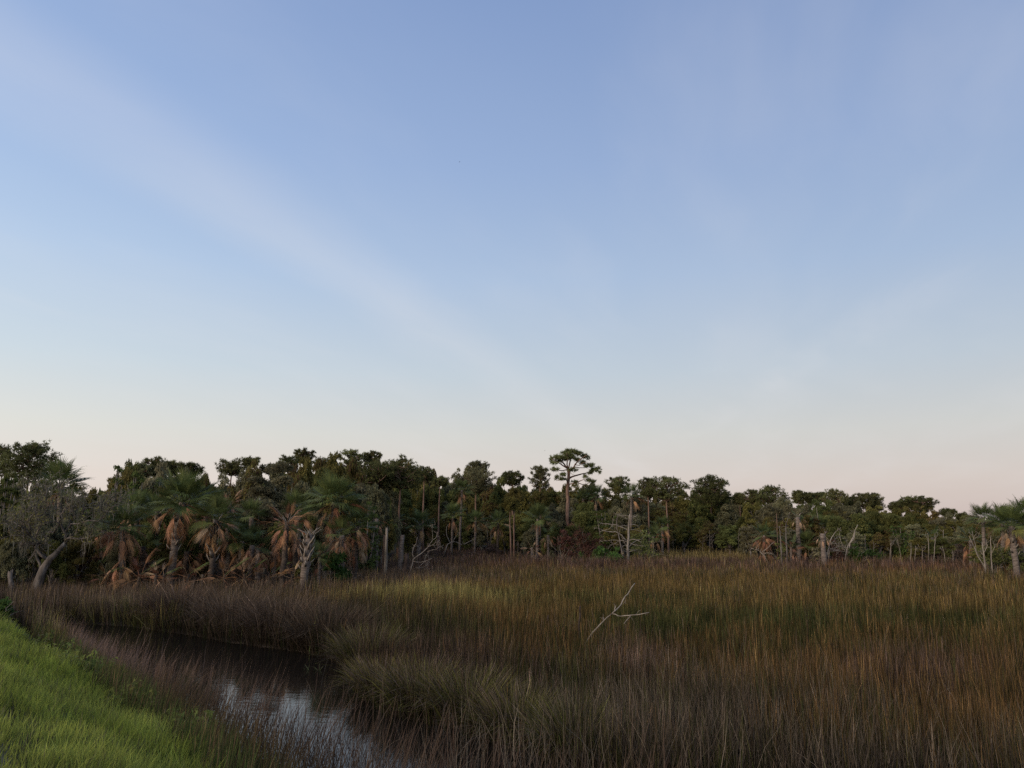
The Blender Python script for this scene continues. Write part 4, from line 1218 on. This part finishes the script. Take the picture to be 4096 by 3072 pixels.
palm("dark palm head on the low skyline near the right edge", 3936, 3936, 2072, 66, 1.7, 18, 3, 37)
palm("palm at the right edge with yellow and orange hanging fronds", 4062, 4052, 2105, 55, 2.1, 22, 5, 38, boots=14, yellow=3, dset=(0, 3), r0=.2)
palm("palm cut by the right edge, behind the yellow-fronded one", 4098, 4098, 2060, 62, 2.0, 18, 3, 39)
palm("green palm head between the right edge palms", 4005, 4006, 2085, 60, 1.9, 18, 3, 41)
# low palmettos, fronds from the ground
G2 = "low palmettos"
palm("low dead pale fan palmetto at the foot of the big leaning palm", 625, 625, 2300, 40.2, 1.5, 0, 10, 50, up=True, dark=True, dset=(1, 3), r0=.08, group=G2, name="palmetto", cat="palmetto")
palm("small pale brown palmetto by the medium palm's foot", 815, 815, 2298, 40.4, 1.2, 0, 7, 51, up=True, dark=True, dset=(1,), r0=.08, group=G2, name="palmetto", cat="palmetto")
palm("small bright yellow-green palmetto by the tall end palm", 1280, 1280, 2228, 43, 1.2, 9, 3, 52, r0=.08, yellow=5, group=G2, name="palmetto", cat="palmetto")
palm("rusty palmetto clump under the stout tattered trunk", 3165, 3165, 2190, 75.5, 1.9, 3, 16, 53, up=True, dset=(2, 0), r0=.1, group=G2, name="palmetto", cat="palmetto")
palm("green and brown palmetto leaning right under the stout trunk", 3222, 3222, 2178, 76.5, 2.1, 12, 8, 54, up=True, r0=.1, group=G2, name="palmetto", cat="palmetto")
palm("brown palmetto fronds at the foot of the clean-trunked palm", 2128, 2128, 2190, 84, 1.6, 0, 12, 55, up=True, dset=(2, 1), r0=.1, group=G2, name="palmetto", cat="palmetto")

for k, (px, D, Rm, nd, ds, lb) in enumerate([(555, 40.4, 1.6, 11, (2, 0), "dead rusty palmetto right of the two-skirted palm's foot"), (655, 40.3, 1.3, 8, (0, 1), "tan dead palmetto just left of the leaning palm's foot"),
                                            (748, 40.6, 1.5, 10, (2, 0), "rusty dead palmetto just right of the leaning palm's foot"), (905, 41.0, 1.6, 11, (0, 2), "brown palmetto heap right of the dark mottled trunk"),
                                            (985, 41.4, 1.5, 10, (0, 1), "brown palmetto below the young green palm"), (1072, 41.6, 1.5, 10, (2, 0), "rusty palmetto left of the all-brown dead palm's foot"),
                                            (1175, 41.8, 1.3, 8, (1, 0), "pale brown palmetto between dead palm and headless trunk"), (425, 40.6, 1.4, 9, (2, 0), "dark rusty palmetto left of the two-skirted palm")]):
    palm(lb, px, px, 2297, D, Rm * 1.1, 1, nd + 4, 80 + k, up=True, dset=ds, r0=.07, dark=True, group=G2, name="palmetto", cat="palmetto")

# ------------------------------------------------------------------ gnarled oak at far left, grey twigs and moss
G = lambda x, y: (x / 2.074, 1700 + y / 2.074)
og = bare_tree("gnarled half-bare oak with a thick leaning trunk at the far left", "gnarled_oak", "tree", 39.5,
               [G(310, 1330), G(345, 1220), G(400, 1130), G(470, 1060), G(540, 980)], .26,
               [([G(540, 980), G(560, 945), G(650, 945), G(760, 930)], .08), ([G(545, 975), G(540, 880), G(480, 800), G(400, 740)], .08), ([G(400, 1120), G(300, 1010), G(290, 950), G(220, 880), G(170, 830)], .09),
                ([G(340, 1210), G(300, 1100), G(300, 1000), G(330, 990), G(420, 1000)], .07), ([G(300, 1010), G(250, 985), G(215, 1000)], .06), ([G(540, 900), G(600, 800), G(700, 700), G(780, 640)], .07),
                ([G(400, 900), G(440, 870), G(520, 720), G(560, 600)], .06), ([G(250, 900), G(240, 780), G(330, 680), G(380, 580)], .06), ([G(290, 950), G(340, 800), G(300, 640), G(240, 560)], .05),
                ([G(545, 880), G(640, 820), G(800, 800), G(900, 700)], .05), ([G(200, 860), G(120, 800), G(60, 780)], .05)], 21, M_BARK, 4, None, .008, .5, None, .03, 2)
rng = np.random.default_rng(8)
cen = []
for ch in og.children:
    if ch.name.startswith("branch"):
        co = np.empty(len(ch.data.vertices) * 3, np.float32); ch.data.vertices.foreach_get("co", co); cen.append(co.reshape(-1, 3))
cen = np.concatenate(cen)
pick = cen[rng.integers(0, len(cen), 3400)] + rng.normal(0, .10, (3400, 3))
pick = pick[pick[:, 2] > 2.9]
link("crown", MB().add(*leaf_tris(rng, pick, np.full(len(pick), .085), leaf_col(rng, len(pick), GREY * .85, .3, OLIVE, .2))).mesh("crown"), M_LEAF, og)
n = 480
o_ = cen[rng.integers(0, len(cen), n)]; o_ = o_[o_[:, 2] > 1.2]; n = len(o_)
ln = rng.uniform(.2, .8, n); a = rng.uniform(0, np.pi, n); wd = np.stack([np.cos(a), np.sin(a), np.zeros(n)], 1) * .02
V = np.stack([o_ - wd, o_ + wd, o_ - np.stack([rng.normal(0, .05, n), rng.normal(0, .05, n), ln], 1)], 1).reshape(-1, 3)
link("spanish_moss", make_mesh("spanish_moss", V, np.arange(3 * n).reshape(-1, 3), np.repeat(np.array([.13, .125, .10]) * rng.uniform(.6, 1.1, (n, 1)), 3, 0)), M_LEAF, og)["kind"] = "stuff"

# twiggy grey oak in the left grove
wood, crown, mo = oak_meshes(7.5, 3.0, 31, GREY * .95, .11, 900, .5, .3)
P_ = at(1055, 2250, 52)
tw = thing("oak_tree", "grey fine-leaved twin-stemmed oak behind the dead palms", "tree", (P_[0], 52, .5), 0, None)
link("trunk", wood, M_BARK, tw); link("crown", crown, M_LEAF, tw); link("spanish_moss", mo, M_LEAF, tw)["kind"] = "stuff"

# ------------------------------------------------------------------ dead trees, snags, driftwood
B = lambda x, y: (2280 + x / 6.506, 2030 + y / 6.506)
GD = "bare dead trees and snags"
bare_tree("bare white dead tree with long level branches at the centre", "dead_tree", "dead tree", 80.5,
          [B(1510, 1250), B(1505, 1000), B(1515, 700), B(1525, 500), B(1540, 320), B(1560, 170)], .19,
          [([B(1520, 310), B(1400, 250), B(1300, 200), B(1170, 155)], .055), ([B(1545, 215), B(1400, 212), B(1240, 220)], .05), ([B(1550, 300), B(1650, 260), B(1760, 200)], .05), ([B(1550, 270), B(1600, 230), B(1680, 215)], .03),
           ([B(1510, 580), B(1400, 530), B(1250, 480), B(1080, 435), B(860, 415), B(780, 405)], .065), ([B(1525, 500), B(1450, 470), B(1300, 465)], .045),
           ([B(1480, 870), B(1350, 720), B(1270, 660), B(1150, 635), B(1000, 630), B(870, 605), B(780, 630)], .085), ([B(870, 605), B(800, 560), B(700, 535), B(620, 525)], .03), ([B(870, 605), B(1000, 570), B(1060, 530), B(1100, 450)], .035),
           ([B(1540, 450), B(1650, 435), B(1750, 470), B(1830, 590)], .05), ([B(1540, 590), B(1640, 575), B(1750, 585), B(1870, 655)], .04), ([B(1530, 860), B(1620, 825), B(1730, 835), B(1860, 895)], .065),
           ([B(1530, 1030), B(1630, 930), B(1740, 850), B(1870, 830)], .06), ([B(1480, 895), B(1330, 865), B(1100, 860), B(900, 870), B(780, 855)], .05), ([B(1500, 1010), B(1420, 985), B(1370, 1010), B(1375, 1060)], .05),
           ([B(1540, 1150), B(1650, 1125), B(1780, 1085)], .07), ([B(1480, 1150), B(1400, 1125), B(1350, 1100)], .06), ([B(1550, 920), B(1640, 955), B(1750, 985), B(1940, 998)], .035), ([B(1540, 1095), B(1660, 1083)], .04),
           ([B(1490, 1010), B(1430, 950), B(1340, 760)], .04), ([B(1480, 1095), B(1390, 1070)], .05)], 61, M_DEAD, 1, GD, .012, .16, None, .01, 0)
bare_tree("thinner leaning grey dead tree left of the bare white one", "dead_tree", "dead tree", 79.5,
          [B(1385, 1290), B(1340, 1100), B(1300, 900), B(1260, 720), B(1225, 560), B(1210, 420), B(1225, 300), B(1250, 180)], .10,
          [([B(1280, 880), B(1180, 930), B(1080, 980), B(1000, 1060), B(950, 1130)], .045), ([B(1110, 960), B(1040, 965), B(1010, 1060)], .025), ([B(1280, 970), B(1180, 945), B(1040, 900)], .025),
           ([B(1270, 700), B(1300, 560), B(1380, 480), B(1310, 370)], .04), ([B(1250, 180), B(1300, 150), B(1400, 200)], .03), ([B(1220, 500), B(1150, 560)], .025), ([B(1230, 700), B(1090, 735)], .025)], 62, M_BARK, 1, GD, .012, .2, None, .012, 0)
# brown thicket left of the dead tree
for k, (px, pyb, D, w_, tp_, lb) in enumerate([(2250, 2210, 83, 90, 2110, "left part of the dead reddish-brown thicket, with pale twigs"), (2310, 2212, 82.5, 110, 2080, "tall middle of the dead reddish-brown thicket"),
                                              (2375, 2210, 82, 120, 2148, "low rounded right end of the reddish-brown thicket"), (1960, 2195, 94, 70, 2170, "low brown brush before the far palms"),
                                              (590, 2310, 42, 90, 2240, "dark brown brush at the foot of the left palms"), (330, 2310, 43, 130, 2190, "rusty brown brush right of the gnarled oak"),
                                              (940, 2290, 42.5, 130, 2235, "tangled brown brush under the left grove's middle"), (3345, 2215, 74, 60, 2150, "dark red-brown brush behind the white fallen tree"),
                                              (3770, 2220, 77, 80, 2165, "grey-brown twiggy thicket on the right edge of the marsh"), (3840, 2225, 73, 80, 2170, "dark twiggy thicket before the shaggy right palm")]):
    bush(lb, px, pyb, D, w_, tp_, 500 + k, np.array([.085, .042, .030]) if 'red' in lb or 'rust' in lb else np.array([.075, .058, .045]), .11, "dead_brush", "brush", "dead brush thickets", M_TWIG if 'pale' in lb or 'grey' in lb or 'twiggy' in lb else M_TWIGR, 260, True)
for k, (px, pyb, D, w_, tp_, lb, col_, sp_) in enumerate([
        (2400, 2222, 80, 74, 2185, "bright green bush left of the white dead tree's foot", FERN * .9, True), (2460, 2224, 79.2, 70, 2188, "bright green bush touching the thin leaning dead tree", FERN * .85, True),
        (2328, 2218, 82, 34, 2196, "small yellow-green bush before the brown thicket", FERN * 1.1, True), (2210, 2216, 83, 50, 2203, "low grey-green bush beside the clean-trunked palm", GREY * 1.2, False),
        (1345, 2262, 44.5, 110, 2200, "green ferny bush at the foot of the tall end palm", FERN * .6, True), (1200, 2290, 43, 60, 2240, "dull green bush between the two dead palms", OLIVE * .8, False),
        (3265, 2215, 74.5, 60, 2185, "grey-green bush left of the fat headless trunk", GREY, False), (3410, 2212, 74, 60, 2170, "green bush right of the white fallen tree", FERN * .6, True),
        (3470, 2205, 80, 110, 2175, "low bright bush before the pair of slim pines", FERN * .6, False), (3130, 2205, 77, 50, 2150, "dark green bush between the rust palm and the snags", DKGREEN * 1.2, False),
        (2560, 2218, 82, 130, 2120, "tall dark green bush just right of the white dead tree", DKGREEN * 1.1, False), (3960, 2245, 58, 120, 2170, "dark bush behind the bleached forked tree", DKGREEN, False),
        (4080, 2255, 57, 80, 2190, "dark bush behind the right edge palm", DKGREEN, False), (60, 2318, 42, 120, 2215, "dark green bush left of the gnarled oak", DKGREEN, False),
        (1100, 2300, 44, 100, 2200, "shadowy green bush between brown palms", DKGREEN * 1.1, False), (420, 2312, 43, 120, 2180, "dark leafy bush between gnarled oak and skirted palm", DKGREEN * 1.1, False)]):
    bush(lb, px, pyb, D, w_, tp_, 540 + k, col_, .13, "shrub", "shrub", "shrubs along the marsh edge", None, 420, sp_)

S = lambda x, y: (1400 + x / 2.074, 1700 + y / 2.074)
bare_tree("bare white branching dead limb standing in the marsh, left of centre", "dead_tree", "dead tree", 54,
          [S(515, 1160), S(525, 1110), S(600, 1060), S(650, 1010), S(680, 960)], .055,
          [([S(680, 980), S(682, 900), S(686, 825)], .03), ([S(680, 960), S(720, 930), S(725, 890)], .025), ([S(650, 1010), S(700, 985), S(745, 955)], .03), ([S(640, 1050), S(700, 1030), S(755, 1005)], .025),
           ([S(530, 1100), S(515, 1040), S(545, 980), S(560, 930)], .035), ([S(545, 1185), S(600, 1180), S(640, 1165)], .02), ([S(525, 1130), S(600, 1140), S(680, 1105)], .03), ([S(570, 1180), S(620, 1120), S(640, 1070)], .025)], 63, M_DEAD, 1, GD, .008, .25, None, .02, 1)
Kx = lambda x, y: (2980 + x / 5.027, 2030 + y / 5.027)
bare_tree("white fallen tree with flat sprays of branches at right", "dead_tree", "dead tree", 72,
          [Kx(1645, 980), Kx(1690, 800), Kx(1720, 650), Kx(1770, 560), Kx(1830, 480)], .09,
          [([Kx(1710, 730), Kx(1800, 660), Kx(1900, 580)], .045), ([Kx(1715, 740), Kx(1820, 725), Kx(1920, 750)], .035), ([Kx(1690, 830), Kx(1800, 820), Kx(1900, 780), Kx(1990, 800)], .04), ([Kx(1680, 860), Kx(1800, 850), Kx(1980, 890)], .035),
           ([Kx(1680, 870), Kx(1760, 880), Kx(1900, 870)], .03), ([Kx(1695, 750), Kx(1650, 660), Kx(1590, 540)], .03), ([Kx(1830, 480), Kx(1900, 430)], .025), ([Kx(1900, 590), Kx(1930, 700), Kx(1980, 790)], .03)], 64, M_DEAD, 2, GD, .010, .35, None, .015, 1)
bare_tree("bleached bare trunk curving up right of the white fallen tree", "dead_tree", "dead tree", 74,
          [Kx(2060, 800), Kx(2090, 730), Kx(2170, 660), Kx(2200, 590), Kx(2215, 480)], .07, [([Kx(2080, 740), Kx(2040, 680), Kx(2010, 600)], .03)], 65, M_DEAD, 1, GD)
bare_tree("grey antlered snag with two curling arms", "snag", "snag", 73.5, [Kx(845, 965), Kx(830, 700), Kx(818, 500), Kx(825, 310)], .11,
          [([Kx(825, 310), Kx(780, 280), Kx(750, 200)], .035), ([Kx(825, 300), Kx(855, 270), Kx(870, 180), Kx(910, 95)], .04), ([Kx(820, 400), Kx(770, 380), Kx(720, 390)], .03), ([Kx(830, 480), Kx(880, 550), Kx(900, 470), Kx(960, 460), Kx(1040, 475)], .035)], 66, M_BARK, 1, GD, .01, .2, None, .02, 0)
bare_tree("grey snag left of the antlered one, with crossing side branches", "snag", "snag", 73, [Kx(735, 975), Kx(720, 700), Kx(700, 500), Kx(695, 370)], .10,
          [([Kx(700, 420), Kx(660, 390), Kx(600, 400)], .03), ([Kx(705, 480), Kx(780, 540), Kx(800, 570)], .03), ([Kx(700, 410), Kx(760, 460), Kx(810, 430)], .025)], 67, M_BARK, 1, GD, .01, .2, None, .02, 0)
bare_tree("tall thin pale snag left of the grey pair", "snag", "snag", 79, [Kx(655, 740), Kx(648, 500), Kx(640, 300), Kx(632, 115)], .08, [([Kx(632, 300), Kx(590, 285), Kx(550, 265)], .02)], 68, M_PINE, 0, GD)
bare_tree("slim leaning pole of a dead pine above the fat headless trunk", "snag", "snag", 84, [Kx(1515, 500), Kx(1490, 340), Kx(1460, 170), Kx(1435, 0)], .06, [([Kx(1470, 240), Kx(1440, 225)], .02)], 69, M_DEAD, 0, GD)
bare_tree("splayed bleached logs at the foot of the rust-brown palm", "driftwood", "driftwood", 77.5, [Kx(380, 960), Kx(320, 910), Kx(270, 860), Kx(120, 820)], .07,
          [([Kx(330, 910), Kx(440, 830), Kx(590, 690)], .055), ([Kx(290, 880), Kx(270, 780), Kx(210, 680), Kx(170, 640)], .05), ([Kx(380, 950), Kx(400, 920), Kx(520, 910), Kx(560, 950)], .05), ([Kx(300, 900), Kx(340, 820)], .04), ([Kx(250, 870), Kx(215, 780)], .035), ([Kx(490, 940), Kx(560, 930)], .03)], 70, M_DEAD, 0, GD)
E = lambda x, y: (3400 + x / 2.764, 1900 + y / 2.764)
bare_tree("bleached forked dead tree near the right edge", "dead_tree", "dead tree", 56, [E(1490, 965), E(1480, 880), E(1470, 820), E(1460, 740)], .09,
          [([E(1480, 860), E(1510, 810), E(1525, 765)], .04), ([E(1485, 900), E(1450, 860), E(1440, 830)], .035), ([E(1490, 940), E(1440, 900), E(1420, 885)], .03)], 71, M_DEAD, 1, GD, .008, .3, None, .02, 1)
bare_tree("long leaning bleached limb left of the forked dead tree", "dead_tree", "dead tree", 56.5, [E(1460, 970), E(1410, 890), E(1370, 790), E(1320, 680)], .06, [([E(1400, 870), E(1380, 740), E(1350, 620)], .035), ([E(1370, 790), E(1310, 740)], .02)], 72, M_DEAD, 1, GD)
bare_tree("pale two-stemmed dead tree just left of the right edge palm", "dead_tree", "dead tree", 56, [E(1565, 960), E(1560, 860), E(1555, 760), E(1558, 670)], .06, [([E(1565, 870), E(1590, 820), E(1605, 780)], .03)], 73, M_DEAD, 1, GD, .01, .2)
bare_tree("curved white dead trunk left of the right-hand cedar", "dead_tree", "dead tree", 78, [E(0, 750), E(40, 680), E(50, 620), E(85, 550)], .09, [([E(50, 630), E(30, 580)], .02)], 74, M_DEAD, 0, GD)
for k, (x0, y0, x1, y1, r_, lb) in enumerate([(160, 870, 165, 655, .07, "straight pale snag before the pair of slim pines"), (262, 830, 258, 740, .06, "short pale snag with a pile of twigs"), (672, 890, 673, 745, .08, "pale snag under the flat-tiered cedar"),
                                              (720, 890, 722, 780, .06, "short pale snag right of the cedar's snag"), (870, 830, 858, 640, .05, "thin white snag in the grey thicket, left of two"), (935, 815, 940, 640, .05, "thin white snag in the grey thicket, right of two"),
                                              (1045, 890, 1020, 790, .05, "short leaning white snag in the grey thicket"), (450, 805, 452, 705, .06, "pale stub in the gap of bright grass"), (560, 890, 520, 700, .05, "thin bent snag at the gap's right side"), (1140, 900, 1130, 830, .05, "white stub at the end of the grey thicket")]):
    xb, yb = E(x0, y0); D = edge_Y(xb) + 1.5
    mx_ = (x0 + x1) / 2
    bare_tree(lb, "snag", "snag", D, [E(x0, y0), E(mx_ + 4, (y0 + y1) / 2), E(x1, y1)], r_, [([E(mx_, (y0 + y1) / 2), E(mx_ - 30 + 60 * (k % 2), y1 + 20)], .02)], 400 + k, M_DEAD if 'white' in lb else M_TWIG, 1, GD, .008, .4)
bare_tree("driftwood log with a raised arm before the far palms", "driftwood", "driftwood", 96, [S(810, 990), S(860, 965), S(940, 995), S(990, 965), S(1045, 945)], .09,
          [([S(830, 980), S(800, 910), S(800, 850), S(815, 825)], .07), ([S(850, 970), S(880, 920), S(912, 885)], .05)], 75, M_DEAD, 0, GD)
bare_tree("dead grey twiggy tree behind the far orange-fringed palm", "dead_tree", "dead tree", 101, [S(1140, 900), S(1135, 840), S(1130, 800)], .06, [([S(1130, 810), S(1105, 785), S(1095, 770)], .02), ([S(1133, 830), S(1160, 790), S(1165, 765)], .02), ([S(1100, 870), S(1040, 850)], .02)], 76, M_TWIG, 2, GD)


# thin bare trunks along the front of the wood
trng = np.random.default_rng(91)
tr_ = []
for px in list(trng.uniform(1620, 2480, 9)) + list(trng.uniform(2620, 3020, 6)) + list(trng.uniform(3080, 3960, 17)):
    lm = min(LM, key=lambda a: abs(a[0] - px)); tr_.append([px, lm, "left" if px < lm[0] else "right", abs(px - lm[0])])
for key in {(t_[1][0], t_[2]) for t_ in tr_}:
    mem = sorted([t_ for t_ in tr_ if (t_[1][0], t_[2]) == key], key=lambda t_: t_[3])
    for k, t_ in enumerate(mem): t_.append(k if len(mem) > 1 else -1)
for k, (px, lm, sd_, _, o_) in enumerate(sorted(tr_, key=lambda t_: t_[0])):
    D = (max(edge_Y(px), 92) if 1560 < px < 2080 else edge_Y(px)) + trng.uniform(1.5, 6)
    yb = 2120 + 3.0 * F / D; hh = trng.uniform(45, 120); ln = trng.uniform(-9, 9)
    bare_tree("%sthin bare grey trunk, %s of %s" % ((ORD[o_] + " ") if o_ >= 0 else "", sd_, lm[1]), "dead_tree", "dead tree", D,
              [(px, yb), (px + ln * .4 + trng.uniform(-2, 2), yb - hh * .5), (px + ln, yb - hh)], trng.uniform(.045, .08),
              [((lambda f, s_: [(px + ln * f, yb - hh * f), (px + ln * f + s_ * 9, yb - hh * f - 7), (px + ln * f + s_ * trng.uniform(12, 24), yb - hh * f - trng.uniform(10, 24))])(trng.uniform(.35, .95), trng.choice([-1, 1])), .028) for _ in range(3)],
              900 + k, [M_DEAD, M_TWIG, M_BARK][k % 3], 1, "thin bare trunks before the wood", .008, .3, None, .02, 0)


def snag(label, bx, by, tx, ty, r_, dist, seed, mat, cat="snag", name="snag", jag=.35):
    rng = np.random.default_rng(seed)
    b_ = at(bx, by, dist); t_ = at(tx, ty, dist)
    gz = float(ground_z(np.array([b_[0]]), np.array([dist]))[0])
    root = thing(name, label, cat, (b_[0], dist, gz), 0, GD)
    h = t_ - np.array([b_[0], dist, gz])
    tt = np.linspace(0, 1, 7)[:, None]
    P = h * tt + rng.normal(0, .015, (7, 3)); P[0] = (0, 0, -.3)
    V, T = tube(P, r_ * np.linspace(1.15, .85, 7) * rng.uniform(.93, 1.07, 7), 8, True)
    V[48:56, 2] += rng.uniform(-jag * .3, jag, 8); V[-1, 2] -= .05
    link("trunk", make_mesh("trunk", V, T), mat, root)
    sp_ = MB()
    for k in range(3):
        a = k * 2.1
        sp_.tube([h * .9 + np.array([math.cos(a), math.sin(a), 0]) * r_ * .7, h + np.array([math.cos(a) * r_ * .8, math.sin(a) * r_ * .8, rng.uniform(.3 * jag, jag)])], [r_ * .25, .012], 4)
    link("splinter", sp_.mesh("splinter"), mat, root)


snag("pale broken snag standing tall right of the left grove", 1543, 2258, 1547, 2122, .10, 53, 1, M_TWIG, jag=.3)
snag("dark snag hard against the pale broken one", 1534, 2258, 1538, 2155, .10, 53.3, 2, M_CHAR)
snag("leaning pale palm snag right of the tall broken snag", 1597, 2235, 1610, 2145, .17, 58, 3, M_PALM, jag=.15)
snag("short black stump in the marsh beside the white limb", 1624, 2262, 1627, 2218, .16, 52, 4, M_CHAR, "stump", "stump", .1)
snag("small weathered stump left of the gnarled oak", 58, 2330, 42, 2290, .12, 39, 5, M_BARK, "stump", "stump", .2)
snag("thin black stick standing in the mid marsh", 2310, 2520, 2319, 2430, .024, 22, 6, M_CHAR, "stick", "stick", .05)
snag("slim grey stick left of the black stick in the mid marsh", 2197, 2500, 2192, 2464, .009, 21.6, 7, M_CHAR, "stick", "stick", .03)

# fallen pale branch in the middle of the marsh
R4 = lambda x, y: (2100 + x / 2.149, 2300 + y / 2.149)
bare_tree("pale fallen branch sticking out of the rushes right of centre", "fallen_branch", "branch", 22.0, [R4(580, 495), R4(605, 470), R4(650, 420), R4(700, 370), R4(750, 330)], .026,
          [([R4(750, 330), R4(800, 285), R4(850, 200), R4(895, 140), R4(945, 70)], .019), ([R4(755, 335), R4(800, 348), R4(870, 353), R4(950, 345), R4(1068, 322)], .016), ([R4(765, 320), R4(775, 270)], .014), ([R4(910, 350), R4(880, 385), R4(850, 420)], .012), ([R4(672, 390), R4(675, 365)], .014)],
          81, M_DEAD, 1, None, .004, .10, None, .012, 0)

# ------------------------------------------------------------------ bank plants and small things
bush("bright green leafy bush cut by the left edge on the bank", 0, 2500, 27.5, 80, 2395, 601, FERN * 1.15, .075, "shrub", "shrub", "bank bushes", None, 900)


def weed(label, px, py, seed, col, w_=.55, h_=.35, n=420):
    rng = np.random.default_rng(seed)
    c = gnd(px, py, .25); z0 = float(ground_z(np.array([c[0]]), np.array([c[1]]))[0])
    for _ in range(3):
        c = gnd(px, py, z0); z0 = float(ground_z(np.array([c[0]]), np.array([c[1]]))[0])
    root = thing("weed_patch", label, "weeds", (c[0], c[1], z0), 0, "leafy weeds on the bank")
    paths, pts = [], []
    for k in range(26):
        a = rng.uniform(0, 6.28); r_ = w_ * math.sqrt(rng.random()); b_ = np.array([math.cos(a) * r_, math.sin(a) * r_, -.03]); t_ = b_ + np.array([rng.normal(0, .08), rng.normal(0, .08), h_ * rng.uniform(.6, 1.2)])
        paths.append((np.array([b_, (b_ + t_) / 2 + rng.normal(0, .01, 3), t_]), np.array([.005, .004, .003]), 0))
        f = rng.random((n // 26, 1)); pts.append(b_ + (t_ - b_) * (.25 + .75 * f) + rng.normal(0, .035, (n // 26, 3)))
    link("stem", tubes(paths).mesh("stem"), M_TWIG, root)["kind"] = "stuff"
    p = np.concatenate(pts)
    link("foliage", MB().add(*leaf_tris(rng, p, np.full(len(p), .055), leaf_col(rng, len(p), col, .3), 1.9)).mesh("foliage"), M_LEAF, root)


for k, (px, py, lb) in enumerate([(160, 2600, "leafy weeds at the upper end of the bank by the creek tip"), (215, 2640, "tall pale-stemmed weeds along the upper bank"), (330, 2720, "dark leafy weeds at the middle of the bank's edge"),
                                  (400, 2745, "second dark weed patch at the middle of the bank's edge"), (265, 2700, "dull green weeds where bank meets pinkish reeds"), (470, 2850, "small weeds at the foot of the lower bank"), (660, 2960, "leafy weed among the sedge near the bottom")]):
    weed(lb, px, py, 700 + k, np.array([.17, .20, .055]) * (1.15 if 'pale' in lb else .9))


def water_weed(label, px, py, seed):
    rng = np.random.default_rng(seed); c = gnd(px, py)
    n = 9
    P = rng.normal(0, .05, (n, 3)); P[:, 2] = 0
    V, T, C = blades(P, rng.uniform(.10, .26, n), np.full(n, .015), rng.uniform(0, 6.28, n), rng.uniform(.3, .8, n), rng.uniform(0, .3, n), np.tile([.10, .12, .06], (n, 1)), np.tile([.17, .19, .11], (n, 1)), 2, rng)
    thing("water_plant", label, "water plant", (c[0], c[1], 0), 0, "sprigs in the dark water", make_mesh("water_plant", V, T, C), M_GRASS)


water_weed("larger green sprig floating in the black water", 1276, 2682, 1)
water_weed("small thin sprig left of the larger one in the black water", 1234, 2680, 2)

# birds
M_BIRD, nt, out = new_mat("dark_feathers")
b = nt.nodes.new("ShaderNodeBsdfPrincipled"); b.inputs["Base Color"].default_value = (.05, .05, .06, 1); b.inputs["Roughness"].default_value = .7
nt.links.new(b.outputs[0], out.inputs[0])


def bird(label, px, py, dist, s, rotz):
    p = at(px, py, dist)
    root = thing("bird", label, "bird", tuple(p), rotz, "birds in flight")
    V, T = tube([(-.16, 0, 0), (-.08, 0, .005), (0, 0, .01), (.09, 0, .01), (.14, 0, .015), (.18, 0, .0)], [.015, .035, .045, .035, .025, .006], 6)
    link("body", make_mesh("body", V * s, T, None, True), M_BIRD, root)
    for sg in (-1, 1):
        V = np.array([(.06, .03 * sg, .02), (-.06, .03 * sg, .02), (.05, .22 * sg, .10), (-.05, .2 * sg, .09), (-.06, .42 * sg, .05), (.06, .03 * sg, .01), (-.06, .03 * sg, .01), (.05, .22 * sg, .09), (-.05, .2 * sg, .08)]) * s
        link("wing", make_mesh("wing", V, np.array([(0, 2, 3), (0, 3, 1), (2, 4, 3), (5, 8, 7), (5, 6, 8), (7, 8, 4)])), M_BIRD, root)
    V = np.array([(-.14, -.02, 0), (-.14, .02, 0), (-.26, .05, 0), (-.26, -.05, 0), (-.2, 0, .012)]) * s
    link("tail", make_mesh("tail", V, np.array([(0, 1, 4), (1, 2, 4), (2, 3, 4), (3, 0, 4)])), M_BIRD, root)


bird("tiny dark bird high in the blue sky above centre", 1838, 648, 120, .55, .4)
bird("tiny bird low in the pale sky left of the umbrella pine", 2179, 1803, 130, .5, 2.6)
